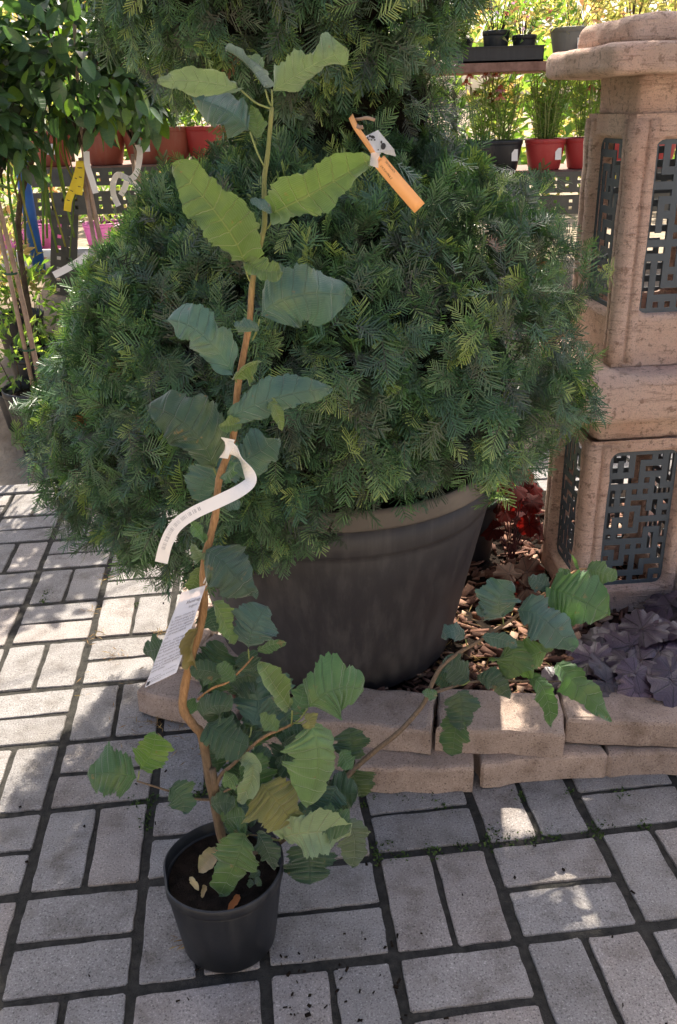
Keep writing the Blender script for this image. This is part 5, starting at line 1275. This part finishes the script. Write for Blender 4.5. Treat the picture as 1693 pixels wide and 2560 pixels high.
for i, (x, mt, lb, h, n_, fl_) in enumerate(((1205, 'blackpot', 'pot of orange coneflowers rising beside the yew', .30, 26, 9), (1255, 'blackpot', 'dark pot with label and grey-green coneflower stems', .31, 24, 6), (1362, 'redpot', 'red pot with white label and a dense clump of upright green stems', .28, 60, 0), (1460, 'redpot', 'red pot of thin-stemmed lilac flowers partly behind the lantern', .33, 24, 6), (1545, 'redpot', 'red pot of green stems seen through the upper lantern', .28, 30, 3), (1640, 'redpot', 'red pot of flowers behind the right side of the upper lantern', .3, 20, 4))):
    p = atY(x, 380, SY + .10); c_ = (p.x, SY + .10, z1)
    root = thing('potted_flowers', c_, lb, 'flowers'); w_ = pot_parts(root, c_, .072, .094, .135, mt, .02, .004, .003, 24)
    tips = tall_flowers(Vector(c_) + Vector((0, 0, .11)), n_, h, .12, 60 + i, root); rr = random.Random(i)
    for e in tips[:fl_]: coneflower(root, e, rr)
    if i in (1, 2):
        mb = MB(); mb.box(Vector(c_) + Vector((.045, -.079, .07)), (.028, .0015, .05), Matrix.Rotation(R(-8), 3, 'X')); mb.put('price_label', 'paper', w_, smooth=False)

# ------------------------------------------------------------------ bushes further back
for i, (x, Y, rad, mt, lb) in enumerate(((-3.4, 6.6, (1.1, .7, .9), 'green', 'round sunlit bush far behind the left shelf'), (-2.0, 7.4, (1.0, .7, .95), 'gold', 'yellowish bush far behind the camellias'), (-.6, 7.0, (1.0, .7, .8), 'green', 'green bush far behind the yew top'), (.9, 6.8, (1.1, .7, .85), 'green', 'pale green bush far behind the flower shelf'), (2.3, 7.2, (1.1, .7, .9), 'gold', 'golden bush far behind the lantern'), (3.8, 7.8, (1.2, .8, 1.0), 'green', 'tall bush far behind at the right end'))):
    c_ = (x, Y, gz(Y)); root = thing('bush', c_, lb, 'bush'); V, F, t_ = bush_np(Vector(c_) + Vector((0, 0, rad[2] * .85)), rad, 1500, .13, .06, 300 + i)
    tag(put('crown', V, F, mt, root, tint=t_, smooth=False), kind='stuff'); put('trunk', *tube([c_, Vector(c_) + Vector((0, 0, rad[2]))], [.04, .02], 7), 'trunk', root)

# ------------------------------------------------------------------ young tree whose crown hangs over the left of the yard
root = thing('tree', (-2.15, 4.15, gz(4.15)), 'leafy tree rising beyond the left edge whose crown dapples the paving', 'tree')
tb = Vector((-2.15, 4.15, gz(4.15))); cc_ = Vector((-1.18, 3.72, 2.80))
put('trunk', *tube(spline([tb, tb + Vector((.1, 0, 1.0)), tb + Vector((.35, -.1, 1.7)), cc_ + Vector((-.2, 0, -.1)), cc_ + Vector((.2, -.1, .3))], 6), [.06 - .0021 * i for i in range(25)], 9), 'trunk', root)
st = MB(); rr = random.Random(91)
for i in range(18):
    a0_ = (tb + Vector((.35, -.1, 1.7))).lerp(cc_, rr.uniform(.4, 1.2)); e = cc_ + Vector((rr.gauss(0, .33), rr.gauss(0, .32), rr.gauss(0, .26))); st.add(*tube(spline([a0_, (a0_ + e) / 2 + Vector((0, 0, .05)), e], 4), [.014 - .0014 * k_ for k_ in range(9)], 5))
st.put('branches', 'trunk', root)
V, F, t_ = bush_np(cc_, (.46, .46, .40), 800, .10, .055, 777, .1, .1)
V2, F2, t2 = bush_np((-.84, 2.98, 2.72), (.36, .34, .32), 1500, .10, .055, 778, .1, .1)
tag(put('crown', np.concatenate([V, V2]), np.concatenate([F, F2 + len(V)]), 'green', root, tint=np.concatenate([t_, t2]), smooth=False), kind='stuff')

rt = Vector((2.25, 3.1, -.03)); rc_ = Vector((.60, 2.70, 2.72))  # unseen tree, added so its branch shades the lower-right pavers
root = thing('tree', rt, 'unseen slender tree added beyond the right edge, its branch placed to shade the pavers before the lantern', 'tree')
put('trunk', *tube(spline([rt, rt + Vector((-.05, 0, 1.2)), rt + Vector((-.5, -.1, 2.3)), rc_ + Vector((.25, 0, -.02)), rc_ + Vector((-.15, -.05, .1))], 6), [.055 - .002 * i for i in range(25)], 9), 'trunk', root)
st = MB()
for i in range(12):
    a0_ = (rt + Vector((-.5, -.1, 2.3))).lerp(rc_, rr.uniform(.4, 1.1)); e = rc_ + Vector((rr.gauss(0, .2), rr.gauss(0, .2), rr.gauss(0, .12))); st.add(*tube(spline([a0_, (a0_ + e) / 2 + Vector((0, 0, .04)), e], 4), [.012 - .0012 * k_ for k_ in range(9)], 5))
st.put('branches', 'trunk', root)
V, F, t_ = bush_np(rc_, (.34, .36, .20), 1000, .09, .05, 801, .1, .1); tag(put('crown', V, F, 'green', root, tint=t_, smooth=False), kind='stuff')

# ------------------------------------------------------------------ pale shop building added unseen behind the camera to bounce sunlight onto the plants
reflector = thing('reflector_building', (0, -5.2, 0), 'unseen pale shop facing the plants across the yard', 'building')
def wall_with_openings(x0, x1, z0, z1, Y, th, ops):
    xs_ = sorted({x0, x1, *[o[0] for o in ops], *[o[1] for o in ops]}); zs_ = sorted({z0, z1, *[o[2] for o in ops], *[o[3] for o in ops]}); mb = MB()
    for i in range(len(xs_) - 1):
        for j in range(len(zs_) - 1):
            cx_, cz_ = (xs_[i] + xs_[i + 1]) / 2, (zs_[j] + zs_[j + 1]) / 2
            if any(o[0] < cx_ < o[1] and o[2] < cz_ < o[3] for o in ops): continue
            mb.box((cx_, Y - th / 2, cz_), (xs_[i + 1] - xs_[i], th, zs_[j + 1] - zs_[j]))
    return mb
MAT['bounce_white'] = simple('bounce_white', (.80, .77, .71), .9, (.70, .67, .61), 3, .3, .004, .2)
MAT['glasspane'] = simple('window_glass', (.05, .06, .07), .08, (.04, .05, .06), 5, 0, .001, .5)
ops = [(-4.2, -2.8, .9, 2.1), (-1.9, -.9, 0, 2.15), (.6, 2.0, .9, 2.1), (3.2, 4.6, .9, 2.1)]
wall_with_openings(-7, 7, -.05, 3.3, -5.2, .25, ops).put('wall', 'bounce_white', reflector, smooth=False)
for x0_, x1_, z0_, z1_ in ops:
    door = z0_ == 0; nm = 'door' if door else 'window'; mb = MB()
    for bx in (((x0_ + .03, -5.28, (z0_ + z1_) / 2), (.06, .08, z1_ - z0_)), ((x1_ - .03, -5.28, (z0_ + z1_) / 2), (.06, .08, z1_ - z0_)), (((x0_ + x1_) / 2, -5.28, z1_ - .03), (x1_ - x0_ - .12, .08, .06)), (((x0_ + x1_) / 2, -5.28, z0_ + .03), (x1_ - x0_ - .12, .08, .06)), (((x0_ + x1_) / 2, -5.28, (z0_ + z1_) / 2), (.05, .07, z1_ - z0_ - .12))): mb.box(*bx)
    fr_ = mb.put(nm, 'bamboo', reflector, smooth=False); mb = MB(); mb.box(((x0_ + x1_) / 2, -5.31, (z0_ + z1_) / 2), (x1_ - x0_ - .12, .01, z1_ - z0_ - .12)); mb.put('pane', 'glasspane', fr_, smooth=False)
mb = MB(); mb.box((0, -6.4, 3.42), (14.6, 3.0, .16), Matrix.Rotation(R(-4), 3, 'X')); mb.put('roof', 'rust', reflector, smooth=False)

# ================================================================== small litter
def drift(name, label, spots, mat, L, Wd, seed, kind='stuff', z=.002, up_=.25):
    r = random.Random(seed); P_ = []; D_ = []
    for x, y, sp, n_ in spots:
        for _ in range(n_): P_.append((r.gauss(x, sp), r.gauss(y, sp), z + r.uniform(0, .004))); D_.append((r.gauss(0, 1), r.gauss(0, 1), abs(r.gauss(0, 1)) * up_))
    V, F, t_ = leaves_np(np.array(P_), np.array(D_), L, Wd, seed, .05, .1)
    tag(put(name, V, F, mat, tint=t_, smooth=False), label, name.split('_')[-1], kind=kind)
gpt = lambda x, y: tuple(atZ(x, y, 0)[:2])
sp2 = [(*gpt(*q), .012, 16) for q in ((260, 1445), (245, 1595), (285, 1640), (400, 1580), (230, 1530), (380, 1810), (405, 1790), (460, 2360), (420, 1800), (450, 1812))] + [(*gpt(x, y), .05, 14) for x, y in ((330, 1800), (420, 1830), (250, 1700), (480, 1850))] + [(.35 + random.uniform(-.2, .3), 1.62 + random.uniform(-.06, .25), .02, 10) for _ in range(14)]
drift('fallen_needles', 'fallen yellow-brown yew needles scattered on the paving', [(a, b, c_, d) for a, b, c_, d in sp2 if b > 1.75 or a < 0], 'drift', .022, .0022, 5)
drift('mulch_needles', 'straw-coloured dry needles lying on the bark mulch', [(random.uniform(.18, .62), random.uniform(1.56, 1.95), .02, 12) for _ in range(24)], 'drift', .028, .0018, 6, z=.09)
ms = []
for q in ((940, 1985), (1000, 1990), (900, 2010), (1060, 1995), (1110, 2010), (1220, 2105), (1270, 2095), (1330, 2095), (1380, 2090), (1230, 2080), (1300, 1990), (1160, 2115), (1080, 2130), (1000, 2140), (942, 2145), (955, 2110), (1485, 2080), (1500, 2060), (1610, 2060), (1420, 1980), (1560, 1985), (345, 2010), (375, 2000), (360, 2060), (365, 2040), (500, 1980), (505, 1960), (110, 1500), (120, 1480), (340, 1510)):
    ms.append((*gpt(*q), .010, 36))
drift('joint_moss', 'moss and tiny weeds growing in the paving joints by the bricks', ms, 'moss', .008, .005, 9, z=-.006, up_=1.2)
r_ = random.Random(12); pts = []
for _ in range(46):
    x, y = r_.uniform(700, 1120), r_.uniform(2330, 2560); p = atZ(x, y, .001); pts.append((p.x, p.y, .002))
for _ in range(50):
    p = atZ(r_.uniform(0, 1693), r_.uniform(1500, 2560), .001); pts.append((p.x, p.y, .002))
V, F, t_ = chips('soil_crumbs', pts, .002, .009, 8, .2); V[:, 2] = np.clip(V[:, 2], .0005, .008)
tag(put('soil_crumbs', V, F, 'soil', tint=t_, smooth=False), 'dark crumbs of soil spilt on the grey pavers', 'crumbs', kind='stuff')
# seedling in the sapling's pot
root = thing('weed_seedling', atZ(*C6(850, 1470), SZ), 'tiny green weed seedling in the soil of the small pot', 'weed')
for b_, t_ in (((850, 1470), (885, 1430)), ((850, 1470), (830, 1510)), ((850, 1470), (890, 1500)), ((850, 1465), (835, 1440))):
    B, T = atZ(*C6(*b_), SZ + .012), atZ(*C6(*t_), SZ + .014); V, F, UV = leaf3d('leaf', B, (B + T) / 2 + Vector((0, 0, .004)), T, .012, n=8, h=3, seed=3, ser=.02); put('leaf', V, F, 'hazel', root, uv=UV, color=(.045, .09, .03))
put('stem', *tube([atZ(*C6(850, 1470), SZ - .004), atZ(*C6(850, 1470), SZ + .012)], .001, 5), MAT['petiole'], root)
